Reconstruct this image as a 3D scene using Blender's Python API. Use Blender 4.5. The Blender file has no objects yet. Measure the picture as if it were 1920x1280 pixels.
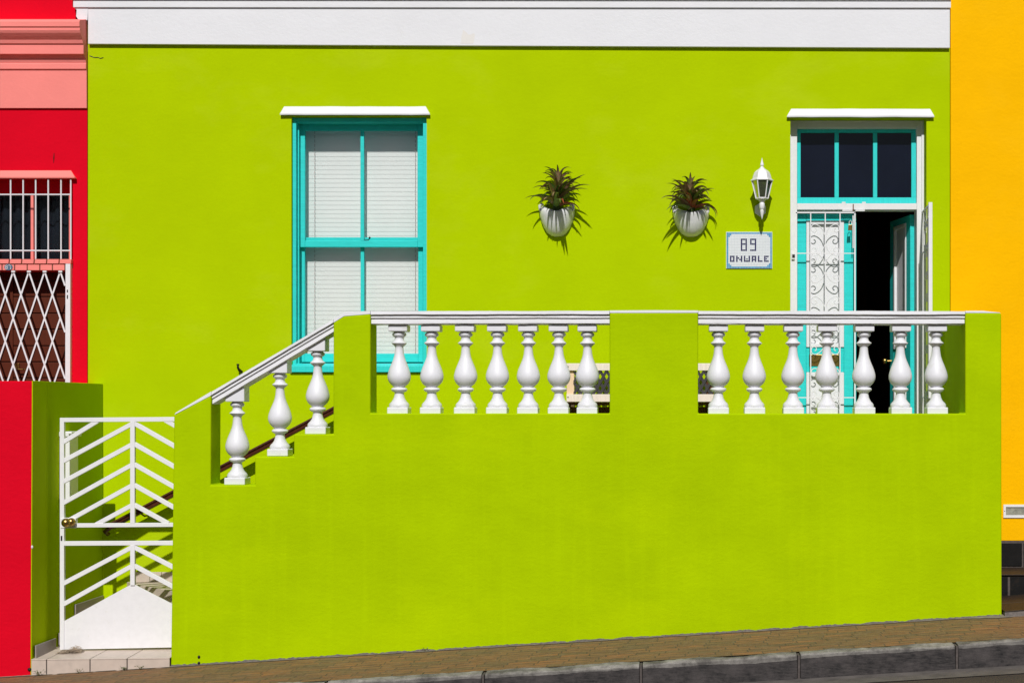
import bpy, math, random
from mathutils import Vector, Matrix, noise
random.seed(7)
sc = bpy.context.scene
COL = sc.collection
F = 2820.0; VX = 1270.0; VY = 765.0; DF = 11.5; ZE = 1.98
H = 1.4                                   # depth of the house fronts behind the terrace wall face (Y = 0)
def XW(px, Y): return (px - VX) * (DF + Y) / F
def ZW(py, Y): return ZE + (VY - py) * (DF + Y) / F
def P(px, py, Y): return Vector((XW(px, Y), Y, ZW(py, Y)))
SLOPE = 0.061
def GZ(x): return ZE - 1.590 - SLOPE * (2.479 - x)      # height of the sloping street at x

# ------------------------------------------------------------------ materials
def new_mat(name):
    m = bpy.data.materials.new(name); m.use_nodes = True
    nt = m.node_tree; b = nt.nodes['Principled BSDF']
    return m, nt, b
def N(nt, t, **kw):
    n = nt.nodes.new(t)
    for k, v in kw.items(): setattr(n, k, v)
    return n
def ramp(nt, fac, stops):
    r = N(nt, 'ShaderNodeValToRGB'); e = r.color_ramp.elements
    e[0].position, e[0].color = stops[0][0], (*stops[0][1], 1)
    e[1].position, e[1].color = stops[1][0], (*stops[1][1], 1)
    for p, c in stops[2:]:
        q = e.new(p); q.color = (*c, 1)
    nt.links.new(fac, r.inputs[0]); return r.outputs[0]
def mul(c, k): return tuple(min(1, x * k) for x in c)
def noise_n(nt, vec, scale, detail=4, rough=.55):
    n = N(nt, 'ShaderNodeTexNoise'); n.inputs['Scale'].default_value = scale
    n.inputs['Detail'].default_value = detail; n.inputs['Roughness'].default_value = rough
    nt.links.new(vec, n.inputs['Vector']); return n.outputs['Fac']
def mapping(nt, scale=(1, 1, 1)):
    tc = N(nt, 'ShaderNodeTexCoord'); mp = N(nt, 'ShaderNodeMapping')
    mp.inputs['Scale'].default_value = scale
    nt.links.new(tc.outputs['Object'], mp.inputs['Vector']); return mp.outputs['Vector']
def mixc(nt, fac, a, b, mode='MIX'):
    m = N(nt, 'ShaderNodeMix', data_type='RGBA', blend_type=mode)
    for s, v in ((m.inputs[0], fac), (m.inputs[6], a), (m.inputs[7], b)):
        if hasattr(v, 'links') or hasattr(v, 'is_linked'): nt.links.new(v, s)
        elif isinstance(v, tuple): s.default_value = (*v, 1)
        else: s.default_value = v
    return m.outputs[2]
def bump(nt, b, h, strength=.3, dist=.004):
    n = N(nt, 'ShaderNodeBump'); n.inputs['Strength'].default_value = strength; n.inputs['Distance'].default_value = dist
    nt.links.new(h, n.inputs['Height']); nt.links.new(n.outputs[0], b.inputs['Normal'])
def add(nt, a, b, k=1.0):
    m = N(nt, 'ShaderNodeMath', operation='MULTIPLY_ADD'); nt.links.new(b, m.inputs[0]); m.inputs[1].default_value = k
    nt.links.new(a, m.inputs[2]); return m.outputs[0]

def plaster(name, col, var=.06, bstr=.35, streak=0.0, rough=.8, stain=None, bscale=1.0, fade=None, fade_amt=.25):
    m, nt, b = new_mat(name)
    v = mapping(nt); vh = mapping(nt, (1, 1, 1.5))
    big = noise_n(nt, v, 1.6, 5, .6)
    c = ramp(nt, big, [(.32, mul(col, 1 - var)), (.68, mul(col, 1 + var))])
    if fade:                                   # sun-bleached touched-up patches
        pf = noise_n(nt, mapping(nt, (.8, .8, 1.3)), 1.15, 6, .62)
        k = ramp(nt, pf, [(.52, (0, 0, 0)), (.66, (fade_amt,) * 3)])
        c = mixc(nt, k, c, fade)
    if streak:
        vs = mapping(nt, (7, 7, .35)); s = noise_n(nt, vs, 2.2, 5, .6)
        k = ramp(nt, s, [(.5, (0, 0, 0)), (.78, (streak,) * 3)])
        c = mixc(nt, k, c, mul(col, 1.22))
    if stain:
        s2 = noise_n(nt, mapping(nt, (1.5, 1.5, 1.2)), 2.6, 8, .7)
        k = ramp(nt, s2, [(.64, (0, 0, 0)), (.76, (.5,) * 3)])
        c = mixc(nt, k, c, stain)
    nt.links.new(c, b.inputs['Base Color'])
    b.inputs['Roughness'].default_value = rough; b.inputs['Specular IOR Level'].default_value = .03
    h1 = noise_n(nt, vh, 28 * bscale, 6, .6); h2 = noise_n(nt, v, 150 * bscale, 3, .6)
    h3 = noise_n(nt, vh, 5, 3, .5)
    h = add(nt, h1, h2, .25); h = add(nt, h, h3, 1.4)
    bump(nt, b, h, bstr, .008)
    return m
def simple(name, col, rough=.5, metal=0, var=.05, scale=12, bstr=.1, spec=.4, dirt=None, dirt_amt=.5):
    m, nt, b = new_mat(name); v = mapping(nt)
    f = noise_n(nt, v, scale, 5, .6)
    c = ramp(nt, f, [(.3, mul(col, 1 - var)), (.7, mul(col, 1 + var))])
    if dirt:
        s = noise_n(nt, v, scale * .8, 8, .7); k = ramp(nt, s, [(.6, (0, 0, 0)), (.72, (dirt_amt,) * 3)])
        c = mixc(nt, k, c, dirt)
    nt.links.new(c, b.inputs['Base Color'])
    b.inputs['Roughness'].default_value = rough; b.inputs['Metallic'].default_value = metal
    b.inputs['Specular IOR Level'].default_value = spec
    if bstr: bump(nt, b, noise_n(nt, v, scale * 6, 4, .6), bstr, .003)
    return m
def woodpaint(name, col, grain=(1, 1, 14)):
    m, nt, b = new_mat(name); v = mapping(nt, grain)
    f = noise_n(nt, v, 6, 6, .65)
    c = ramp(nt, f, [(.3, mul(col, .88)), (.72, mul(col, 1.08))])
    s = noise_n(nt, mapping(nt), 17, 8, .7); k = ramp(nt, s, [(.66, (0, 0, 0)), (.75, (.55,) * 3)])
    c = mixc(nt, k, c, mul(col, .62))
    nt.links.new(c, b.inputs['Base Color']); b.inputs['Roughness'].default_value = .55; b.inputs['Specular IOR Level'].default_value = .2
    bump(nt, b, f, .25, .003); return m
def glass_mat(name, ior=1.4, tint=(.99, 1, 1)):
    m, nt, b = new_mat(name); nt.nodes.remove(b)
    out = nt.nodes['Material Output']
    t = N(nt, 'ShaderNodeBsdfTransparent'); t.inputs[0].default_value = (*tint, 1)
    g = N(nt, 'ShaderNodeBsdfGlossy'); g.inputs['Roughness'].default_value = .03
    fr = N(nt, 'ShaderNodeFresnel'); fr.inputs[0].default_value = ior
    mx = N(nt, 'ShaderNodeMixShader')
    nt.links.new(fr.outputs[0], mx.inputs[0]); nt.links.new(t.outputs[0], mx.inputs[1]); nt.links.new(g.outputs[0], mx.inputs[2])
    nt.links.new(mx.outputs[0], out.inputs[0]); return m

LIME = (.432, .585, .0)
M = {}
M['lime'] = plaster('lime_plaster', LIME, .035, .22, fade=(.54, .64, .03), fade_amt=.2)
M['lime_rough'] = plaster('lime_rough_plaster', (.392, .562, .0), .06, .32, streak=.26, stain=(.34, .47, .0), bscale=.8, fade=(.46, .63, .0), fade_amt=.45)
M['red'] = plaster('red_plaster', (.72, .003, .018), .05, .22)
M['red_rough'] = plaster('red_rough_plaster', (.70, .003, .018), .06, .4, stain=(.5, .02, .03), bscale=.8)
M['pink'] = plaster('pink_plaster', (.95, .27, .24), .04, .2)
M['yellow'] = plaster('yellow_plaster', (.97, .50, .001), .035, .3, fade=(1.0, .55, .01))
M['white'] = plaster('white_plaster', (.80, .80, .83), .02, .25, stain=(.70, .68, .63))
M['white_trim'] = plaster('white_trim_paint', (.80, .80, .83), .03, .22, stain=(.62, .60, .56), rough=.55, bscale=1.6)
M['baluster'] = simple('white_baluster_paint', (.77, .77, .81), .5, var=.03, scale=9, bstr=.12, spec=.5, dirt=(.58, .57, .50), dirt_amt=.5)
M['gate_white'] = simple('white_gate_enamel', (.81, .80, .83), .45, var=.03, scale=20, bstr=.05, dirt=(.62, .58, .52), dirt_amt=.4)
M['frame_white'] = simple('white_joinery_paint', (.78, .78, .79), .5, var=.03, scale=15, bstr=.08)
M['panel_white'] = simple('white_door_panel_paint', (.76, .76, .78), .5, var=.02, scale=12, bstr=.05)
M['cyan'] = woodpaint('turquoise_joinery_paint', (.03, .65, .625))
M['cyan_h'] = woodpaint('turquoise_rail_paint', (.033, .66, .635), (14, 1, 1))
M['rust'] = simple('rusty_metal', (.16, .06, .03), .85, var=.3, scale=40)
M['brass'] = simple('aged_brass', (.42, .27, .08), .32, 1.0, var=.2, scale=30, bstr=.05)
M['dark_metal'] = simple('dark_metal', (.02, .016, .014), .5, .3, var=.2)
M['handrail'] = simple('dark_red_handrail_paint', (.07, .018, .010), .28, var=.3, scale=25, bstr=.05, spec=.6)
M['glass'] = glass_mat('window_glass')
M['glass_dark'] = glass_mat('dark_window_glass', 1.22, (.85, .88, .9))
M['navy_pane'] = simple('navy_backed_pane', (.005, .007, .017), .08, var=.15, scale=3, bstr=0, spec=.3)
M['lamp_glass'] = glass_mat('smoked_lantern_glass', 1.45, (.28, .32, .25))
_m = M['lamp_glass'].node_tree; _o = _m.nodes['Material Output']; _p = _o.inputs[0].links[0].from_socket
_d = N(_m, 'ShaderNodeBsdfDiffuse'); _d.inputs[0].default_value = (.13, .15, .09, 1); _x = N(_m, 'ShaderNodeMixShader'); _x.inputs[0].default_value = .4
_m.links.new(_p, _x.inputs[1]); _m.links.new(_d.outputs[0], _x.inputs[2]); _m.links.new(_x.outputs[0], _o.inputs[0])
M['slat'] = simple('blind_slat', (.77, .775, .755), .55, var=.02, scale=4, bstr=0)
M['cord'] = simple('blind_cord', (.4, .25, .24), .8, bstr=0)
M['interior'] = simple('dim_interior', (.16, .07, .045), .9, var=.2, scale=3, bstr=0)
M['curtain'] = simple('dark_curtain', (.006, .009, .016), .9, var=.3, scale=5, bstr=0)
M['pine'] = woodpaint('fresh_pine', (.86, .62, .42), (14, 1, 1))
M['pine_pale'] = woodpaint('sunlit_pale_pine', (.88, .78, .70), (16, 1, 1))
M['dark_shaded_wood'] = woodpaint('dark_wood_or_shaded_pine', (.10, .035, .013), (10, 1, 1))  # bench pine with its shade put into the colour; also a dark door
M['door_wood'] = woodpaint('red_brown_door_wood', (.095, .018, .006), (10, 1, 1))
M['lattice'] = simple('charcoal_lattice', (.045, .04, .045), .6, var=.15)
M['soil'] = simple('potting_soil', (.01, .007, .004), 1.0, var=.3, scale=60)
M['stem'] = simple('aloe_stem', (.03, .05, .008), .8, var=.4, scale=40)
def leafmat(name, c1, c2):
    m, nt, b = new_mat(name); f = noise_n(nt, mapping(nt), 14, 4, .6)
    nt.links.new(ramp(nt, f, [(.4, c1), (.62, c2)]), b.inputs['Base Color'])
    b.inputs['Roughness'].default_value = .5; return m
M['leaf_green'] = leafmat('aloe_leaf_green', (.05, .12, .012), (.14, .19, .035))
M['leaf_bronze'] = leafmat('aloe_leaf_bronze', (.34, .20, .12), (.20, .17, .06))
M['leaf_red'] = leafmat('aloe_leaf_red_tip', (.36, .05, .015), (.2, .07, .03))
M['pot'] = simple('glazed_white_pot', (.74, .74, .75), .12, var=.03, scale=8, bstr=.03, spec=.7, dirt=(.5, .5, .42), dirt_amt=.3)
M['tile'] = simple('beige_floor_tile', (.57, .475, .41), .45, var=.07, scale=14, bstr=.05, dirt=(.42, .36, .30))
M['grout'] = simple('dirty_grout', (.09, .075, .07), .95, var=.3, scale=40)
M['skirt'] = simple('grey_skirting_tile', (.30, .26, .25), .4, var=.06, scale=14)
M['black_tile'] = simple('black_slate_tile', (.006, .0055, .0055), .65, var=.5, scale=10, bstr=.3, spec=.2, dirt=(.03, .02, .014), dirt_amt=.5)
M['brown_tile'] = simple('brown_slate_tile', (.028, .017, .011), .6, var=.35, scale=9, bstr=.3)
M['grey_grout'] = simple('pale_cement_grout', (.17, .15, .14), .95, var=.3, scale=40, bstr=.4)
M['tess_white'] = simple('white_tessera', (.78, .81, .84), .3, var=.04, scale=60, bstr=0)
M['tess_blue'] = simple('sky_blue_tessera', (.09, .36, .62), .3, var=.25, scale=60, bstr=0)
M['tess_navy'] = simple('navy_tessera', (.025, .02, .10), .3, var=.2, scale=60, bstr=0)
M['sign_grout'] = simple('pale_sign_grout', (.50, .54, .58), .9, var=.05, bstr=0)
M['patch'] = plaster('old_cream_paint', (.79, .765, .74), .03, .2)
M['blue_plate'] = simple('slate_blue_plate', (.09, .16, .24), .4, var=.1)
M['weed'] = leafmat('weed_green', (.07, .10, .02), (.16, .14, .05))
M['straw'] = leafmat('dry_straw', (.42, .33, .24), (.16, .13, .10))
M['light_lens'] = simple('frosted_lens', (.30, .30, .25), .25, var=.35, scale=24, bstr=.3)

def m_brickpave():
    m, nt, b = new_mat('clay_brick_paving')
    tc = N(nt, 'ShaderNodeTexCoord')
    wob = N(nt, 'ShaderNodeTexNoise'); wob.inputs['Scale'].default_value = 3.0
    nt.links.new(tc.outputs['Object'], wob.inputs['Vector'])
    ws = N(nt, 'ShaderNodeVectorMath', operation='MULTIPLY_ADD'); nt.links.new(wob.outputs['Color'], ws.inputs[0])
    ws.inputs[1].default_value = (.05, .05, 0); nt.links.new(tc.outputs['Object'], ws.inputs[2])
    sp = N(nt, 'ShaderNodeSeparateXYZ'); nt.links.new(ws.outputs[0], sp.inputs[0])
    def mth(op, a, b_=None):
        q = N(nt, 'ShaderNodeMath', operation=op); nt.links.new(a, q.inputs[0])
        if b_ is not None: q.inputs[1].default_value = b_
        return q.outputs[0]
    row = mth('FLOOR', mth('DIVIDE', sp.outputs[1], .092)); sh = mth('MULTIPLY', mth('SINE', mth('MULTIPLY', row, 127.1)), .31)
    sx_ = N(nt, 'ShaderNodeMath', operation='ADD'); nt.links.new(sp.outputs[0], sx_.inputs[0]); nt.links.new(sh, sx_.inputs[1])
    cb = N(nt, 'ShaderNodeCombineXYZ'); nt.links.new(sx_.outputs[0], cb.inputs[0]); nt.links.new(sp.outputs[1], cb.inputs[1])
    br = N(nt, 'ShaderNodeTexBrick'); br.offset = 0; nt.links.new(cb.outputs[0], br.inputs['Vector'])
    br.inputs['Scale'].default_value = 1.0; br.inputs['Brick Width'].default_value = .215; br.inputs['Row Height'].default_value = .092
    br.inputs['Mortar Size'].default_value = .0045; br.inputs['Mortar Smooth'].default_value = .4; br.inputs['Bias'].default_value = 0
    br.inputs['Color1'].default_value = (.34, .145, .05, 1); br.inputs['Color2'].default_value = (.19, .12, .05, 1)
    br.inputs['Mortar'].default_value = (.12, .085, .055, 1)
    v = tc.outputs['Object']
    n1 = noise_n(nt, v, 3.5, 6, .65); n2 = noise_n(nt, v, 30, 8, .7); n3 = noise_n(nt, mapping(nt, (1, 4.5, 1)), 6, 7, .72)
    c = mixc(nt, ramp(nt, n1, [(.38, (0, 0, 0)), (.65, (.5,) * 3)]), br.outputs['Color'], (.20, .13, .06))
    c = mixc(nt, ramp(nt, n3, [(.44, (0, 0, 0)), (.62, (.75,) * 3)]), c, (.085, .055, .034))
    c = mixc(nt, ramp(nt, n2, [(.5, (0, 0, 0)), (.7, (.55,) * 3)]), c, (.26, .19, .13))
    mo = noise_n(nt, v, 5.5, 6, .7)
    k = N(nt, 'ShaderNodeMath', operation='MULTIPLY'); nt.links.new(br.outputs['Fac'], k.inputs[0])
    nt.links.new(ramp(nt, mo, [(.58, (0, 0, 0)), (.66, (1,) * 3)]), k.inputs[1])
    c = mixc(nt, k.outputs[0], c, (.035, .05, .012))
    nt.links.new(c, b.inputs['Base Color']); b.inputs['Roughness'].default_value = .9
    inv = N(nt, 'ShaderNodeMath', operation='SUBTRACT'); inv.inputs[0].default_value = 1; nt.links.new(br.outputs['Fac'], inv.inputs[1])
    bump(nt, b, add(nt, inv.outputs[0], n2, .8), .9, .008)
    return m
M['pave'] = m_brickpave()
def m_kerb():
    m, nt, b = new_mat('weathered_kerb_concrete')
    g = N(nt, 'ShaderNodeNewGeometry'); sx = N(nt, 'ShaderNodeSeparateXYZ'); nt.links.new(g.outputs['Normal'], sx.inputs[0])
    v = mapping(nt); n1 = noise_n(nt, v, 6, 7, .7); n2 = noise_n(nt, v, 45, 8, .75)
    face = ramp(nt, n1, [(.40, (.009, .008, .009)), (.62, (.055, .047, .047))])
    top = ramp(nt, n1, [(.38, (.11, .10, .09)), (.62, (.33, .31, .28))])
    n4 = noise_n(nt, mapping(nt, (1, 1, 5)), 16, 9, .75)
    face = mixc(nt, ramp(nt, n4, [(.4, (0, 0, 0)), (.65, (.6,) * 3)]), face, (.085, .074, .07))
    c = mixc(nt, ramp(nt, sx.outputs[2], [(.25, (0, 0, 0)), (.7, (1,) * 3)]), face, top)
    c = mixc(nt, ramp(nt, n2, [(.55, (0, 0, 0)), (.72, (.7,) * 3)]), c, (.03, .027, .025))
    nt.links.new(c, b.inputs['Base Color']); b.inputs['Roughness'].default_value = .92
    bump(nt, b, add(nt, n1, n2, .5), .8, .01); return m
M['kerb'] = m_kerb()
def m_asphalt():
    m, nt, b = new_mat('brownish_asphalt'); v = mapping(nt)
    n1 = noise_n(nt, v, 2, 6, .65); n2 = noise_n(nt, v, 90, 6, .8)
    vo = N(nt, 'ShaderNodeTexVoronoi'); vo.inputs['Scale'].default_value = 70; nt.links.new(v, vo.inputs['Vector'])
    c = ramp(nt, n1, [(.3, (.035, .028, .024)), (.7, (.085, .062, .048))])
    c = mixc(nt, ramp(nt, n2, [(.45, (0, 0, 0)), (.7, (.8,) * 3)]), c, (.10, .075, .058))
    nt.links.new(c, b.inputs['Base Color']); b.inputs['Roughness'].default_value = .9
    bump(nt, b, add(nt, vo.outputs['Distance'], n2, .8), .8, .012); return m
M['asphalt'] = m_asphalt()
M['gutter'] = simple('grey_gutter_cement', (.12, .105, .095), .95, var=.3, scale=8, bstr=.5, dirt=(.06, .045, .035))
M['cement'] = simple('grey_cement_edge', (.22, .19, .16), .95, var=.25, scale=25, bstr=.6, dirt=(.10, .08, .07))

# ------------------------------------------------------------------ objects
def tag(o, label=None, cat=None, group=None, kind=None):
    if label: o['label'] = label
    if cat: o['category'] = cat
    if group: o['group'] = group
    if kind: o['kind'] = kind
    return o
def thing(name, loc, label, cat, group=None):
    o = bpy.data.objects.new(name, None); o.location = loc; o.empty_display_size = .2
    COL.objects.link(o); return tag(o, label, cat, group)
def wloc(o):
    v = Vector((0, 0, 0))
    while o: v = v + Vector(o.location); o = o.parent
    return v
class MB:
    def __init__(s): s.v = []; s.f = []; s.m = []
    def add(s, vs, fs, mi=0):
        b = len(s.v); s.v += [Vector(v) for v in vs]
        for f in fs: s.f.append([b + i for i in f]); s.m.append(mi)
        return s
    def box(s, x0, x1, y0, y1, z0, z1, mi=0):
        x0, x1 = sorted((x0, x1)); y0, y1 = sorted((y0, y1)); z0, z1 = sorted((z0, z1))
        return s.add([(x, y, z) for z in (z0, z1) for y in (y0, y1) for x in (x0, x1)],
              [(0, 2, 3, 1), (4, 5, 7, 6), (0, 1, 5, 4), (2, 6, 7, 3), (0, 4, 6, 2), (1, 3, 7, 5)], mi)
    def prism(s, poly, vec, mi=0):
        """poly: 3D points, extruded by vec"""
        n = len(poly); vec = Vector(vec)
        vs = [Vector(p) for p in poly] + [Vector(p) + vec for p in poly]
        fs = [tuple(range(n)), tuple(range(2 * n - 1, n - 1, -1))]
        fs += [(i, i + n, (i + 1) % n + n, (i + 1) % n) for i in range(n)]
        return s.add(vs, fs, mi)
    def pxprism(s, pts, Y, dep, mi=0):
        return s.prism([P(x, y, Y) for x, y in pts], (0, dep, 0), mi)
    def pbox(s, x0, x1, y0, y1, Y, dep, mi=0):
        """box whose front face covers these picture coordinates at depth Y"""
        a = P(x0, y0, Y); b = P(x1, y1, Y)
        return s.box(a.x, b.x, Y, Y + dep, a.z, b.z, mi)
    def bar(s, p, q, w, Y, dep, mi=0):
        """flat bar in a plane of constant Y between two picture points, width w metres"""
        a = P(*p, Y); b = P(*q, Y); d = (b - a).normalized(); n = Vector((-d.z, 0, d.x)) * w / 2
        return s.prism([a - n, b - n, b + n, a + n], (0, dep, 0), mi)
    def tube(s, pts, r, n=8, mi=0, cap=True):
        pts = [Vector(p) for p in pts]; rs = r if isinstance(r, (list, tuple)) else [r] * len(pts)
        vs = []; up = None
        for i, p in enumerate(pts):
            t = (pts[min(i + 1, len(pts) - 1)] - pts[max(i - 1, 0)]).normalized()
            if up is None:
                up = t.orthogonal().normalized()
            up = (up - t * up.dot(t)).normalized(); w = t.cross(up)
            for k in range(n):
                a = 2 * math.pi * k / n; vs.append(p + (up * math.cos(a) + w * math.sin(a)) * rs[i])
        fs = []
        for i in range(len(pts) - 1):
            for k in range(n):
                fs.append((i * n + k, i * n + (k + 1) % n, (i + 1) * n + (k + 1) % n, (i + 1) * n + k))
        if cap: fs += [tuple(range(n - 1, -1, -1)), tuple(range((len(pts) - 1) * n, len(pts) * n))]
        return s.add(vs, fs, mi)
    def lathe(s, prof, c=(0, 0, 0), n=32, mi=0, ph=0, sy=1.0):
        c = Vector(c); vs = []; fs = []
        for r, z in prof:
            for k in range(n):
                a = 2 * math.pi * (k + ph) / n
                vs.append(c + Vector((r * math.cos(a), sy * r * math.sin(a), z)))
        for i in range(len(prof) - 1):
            for k in range(n):
                fs.append((i * n + k, i * n + (k + 1) % n, (i + 1) * n + (k + 1) % n, (i + 1) * n + k))
        fs += [tuple(range(n - 1, -1, -1)), tuple(range((len(prof) - 1) * n, len(prof) * n))]
        return s.add(vs, fs, mi)
    def sphere(s, c, r, n=16, mi=0, sz=1.0):
        prof = [(max(1e-4, r * math.cos(a)), sz * r * math.sin(a)) for a in [math.pi * (i / 10 - .5) for i in range(11)]]
        return s.lathe(prof, c, n, mi)
    def sweep(s, prof, path, mi=0, jit=0.0):
        """prof: (y, dz) section carried along path points (x, z); jitter for a hand-made look"""
        n = len(prof); vs = []; fs = []
        for i, (x, z) in enumerate(path):
            for j, (y, dz) in enumerate(prof):
                jj = jit * (noise.noise(Vector((x * 3.1, j * 5.3, z))) + .35 * noise.noise(Vector((x * 23, j * 7.7, z)))) if jit else 0
                vs.append((x, y + jj * .6, z + dz + jj))
        for i in range(len(path) - 1):
            for j in range(n):
                fs.append((i * n + j, i * n + (j + 1) % n, (i + 1) * n + (j + 1) % n, (i + 1) * n + j))
        fs += [tuple(range(n - 1, -1, -1)), tuple(range((len(path) - 1) * n, len(path) * n))]
        return s.add(vs, fs, mi)
    def build(s, name, mats, parent=None, smooth=False, bev=0, label=None, seg=2, angle=35):
        import bmesh
        off = wloc(parent) if parent else Vector((0, 0, 0))
        me = bpy.data.meshes.new(name); me.from_pydata([v - off for v in s.v], [], s.f)
        mats = mats if isinstance(mats, (list, tuple)) else [mats]
        for m in mats: me.materials.append(M[m])
        for p, mi in zip(me.polygons, s.m): p.material_index = mi; p.use_smooth = smooth
        bm = bmesh.new(); bm.from_mesh(me); bmesh.ops.recalc_face_normals(bm, faces=bm.faces); bm.to_mesh(me); bm.free()
        me.update()
        o = bpy.data.objects.new(name, me); COL.objects.link(o)
        if parent: o.parent = parent
        if bev:
            b = o.modifiers.new('bevel', 'BEVEL'); b.width = bev; b.segments = seg; b.limit_method = 'ANGLE'; b.angle_limit = math.radians(angle)
            b.harden_normals = False
        if smooth:
            for e in me.edges: pass
            try: me.set_sharp_from_angle(angle=math.radians(40))
            except Exception: pass
        if label: o['label'] = label
        return o
def facade(x0, x1, z0, z1, Y, holes, thick, top=None):
    """wall front with rectangular openings and their reveals; holes = (xa, xb, za, zb)"""
    mb = MB()
    xs = sorted({x0, x1} | {h[0] for h in holes} | {h[1] for h in holes})
    zs = sorted({z0, z1} | {h[2] for h in holes} | {h[3] for h in holes})
    inside = lambda x, z: any(h[0] < x < h[1] and h[2] < z < h[3] for h in holes)
    for i in range(len(xs) - 1):
        for j in range(len(zs) - 1):
            if inside((xs[i] + xs[i + 1]) / 2, (zs[j] + zs[j + 1]) / 2): continue
            a, b, c, d = xs[i], xs[i + 1], zs[j], zs[j + 1]
            mb.add([(a, Y, c), (b, Y, c), (b, Y, d), (a, Y, d)], [(0, 1, 2, 3)])
            mb.add([(a, Y + thick, c), (b, Y + thick, c), (b, Y + thick, d), (a, Y + thick, d)], [(3, 2, 1, 0)])
    for a, b, c, d in holes + [(x0, x1, z0, z1)]:
        q = [(a, c), (b, c), (b, d), (a, d)]
        for k in range(4):
            (xa, za), (xb, zb) = q[k], q[(k + 1) % 4]
            mb.add([(xa, Y, za), (xb, Y, zb), (xb, Y + thick, zb), (xa, Y + thick, za)], [(0, 1, 2, 3)])
    return mb

# ================================================================== SETTING
def sheet(name, mat, y0, y1, dz, x0=-60, x1=60, n=60, drop=0.0):
    mb = MB(); vs = []; fs = []
    for i in range(n + 1):
        x = x0 + (x1 - x0) * i / n
        vs += [(x, y0, GZ(x) + dz - drop), (x, y1, GZ(x) + dz)]
    for i in range(n): fs.append((2 * i, 2 * i + 2, 2 * i + 3, 2 * i + 1))
    mb.add(vs, fs); return tag(mb.build(name, mat), kind='structure')
KY = -1.05                                  # back edge of the kerb
sheet('ground', 'asphalt', -90, 60, -.19)
sheet('road', 'asphalt', -14, KY - .30, -.170)
sheet('gutter', 'gutter', KY - .42, KY - .10, -.164)
sheet('pavement', 'pave', KY, .12, 0.0, -14, 14, 56)
# kerb: separate stones with open joints, slightly uneven
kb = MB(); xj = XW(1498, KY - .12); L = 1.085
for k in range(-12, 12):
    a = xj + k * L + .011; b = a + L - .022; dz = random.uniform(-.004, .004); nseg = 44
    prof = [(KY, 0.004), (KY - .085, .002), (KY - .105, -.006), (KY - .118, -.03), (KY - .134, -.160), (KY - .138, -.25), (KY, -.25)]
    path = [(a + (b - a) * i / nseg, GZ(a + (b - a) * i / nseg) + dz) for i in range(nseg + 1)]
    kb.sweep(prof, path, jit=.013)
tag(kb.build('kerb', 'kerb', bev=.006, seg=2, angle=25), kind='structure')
kj = MB(); 
for k in range(-12, 13):
    a = xj + k * L; kj.prism([(a - .008, KY - .005, GZ(a) - .008), (a + .008, KY - .005, GZ(a) - .008), (a + .008, KY - .005, GZ(a) - .2), (a - .008, KY - .005, GZ(a) - .2)], (0, -.118, 0))
tag(kj.build('kerb_joints', 'grout'), kind='structure')
# ragged cement edge where the wall meets the paving
ce = MB(); vs = []; fs = []; n = 260
for i in range(n + 1):
    x = -5.2 + 7.75 * i / n
    w = .015 + .016 * noise.noise(Vector((x * 6, 0, 0))) + .012 * noise.noise(Vector((x * 27, 3, 0)))
    w += .07 * max(0, min(1, (x - 2.15) / .3))
    vs += [(x, -max(.004, w), GZ(x) + .004), (x, .03, GZ(x) + .012)]
for i in range(n): fs.append((2 * i, 2 * i + 2, 2 * i + 3, 2 * i + 1))
ce.add(vs, fs); tag(ce.build('pavement_cement_edge', 'cement'), kind='structure')

dl = MB(); vs = []; fs = []; n = 520  # thin dark ragged strip along the foot of the wall
for i in range(n + 1):
    x = XW(321, 0) + 6.34 * i / n; hh_ = .010 + .010 * noise.noise(Vector((x * 9, 7, 0))) + .008 * noise.noise(Vector((x * 41, 2, 0)))
    vs += [(x, -.0022, GZ(x) - .01), (x, -.0022, GZ(x) + .006 + max(0, hh_))]
for i in range(n): fs.append((2 * i, 2 * i + 2, 2 * i + 3, 2 * i + 1))
dl.add(vs, fs)

# ================================================================== TERRACE WALL (front, with stair balustrade)
TW = thing('terrace_wall', (XW(323, 0), 0, GZ(XW(323, 0))), 'lime green plastered terrace wall with white balustrade rail beside the pavement', 'wall')
xb = lambda px: (px, 1250 - .061 * (px - 320))
outline = [(320, 1262), (326, 778.5), (395.7, 741.5), (395, 909), (478, 909), (478, 855.5), (551, 855.5), (551, 813.5), (625, 813.5), (625, 605.5),
           (645, 593), (694.5, 589), (694.5, 774.6), (1143, 774.6), (1143, 587), (1309, 586.8), (1309, 775), (1810, 775), (1810, 587), (1877.5, 587.2), (1878.5, 1170)]
w = MB(); w.pxprism(outline, 0, .25); w.build('wall_body', 'lime_rough', TW, bev=.011, seg=3)
dl.build('foot_strip', 'grey_grout', TW)
# side return to the house
xr0, xr1 = XW(1811, 0), XW(1877.5, 0)
w = MB(); w.box(xr0, xr1 - .002, .2505, H - .002, 0.2, ZW(587.5, 0)); w.build('side_return', 'lime_rough', TW, bev=.006)
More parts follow.
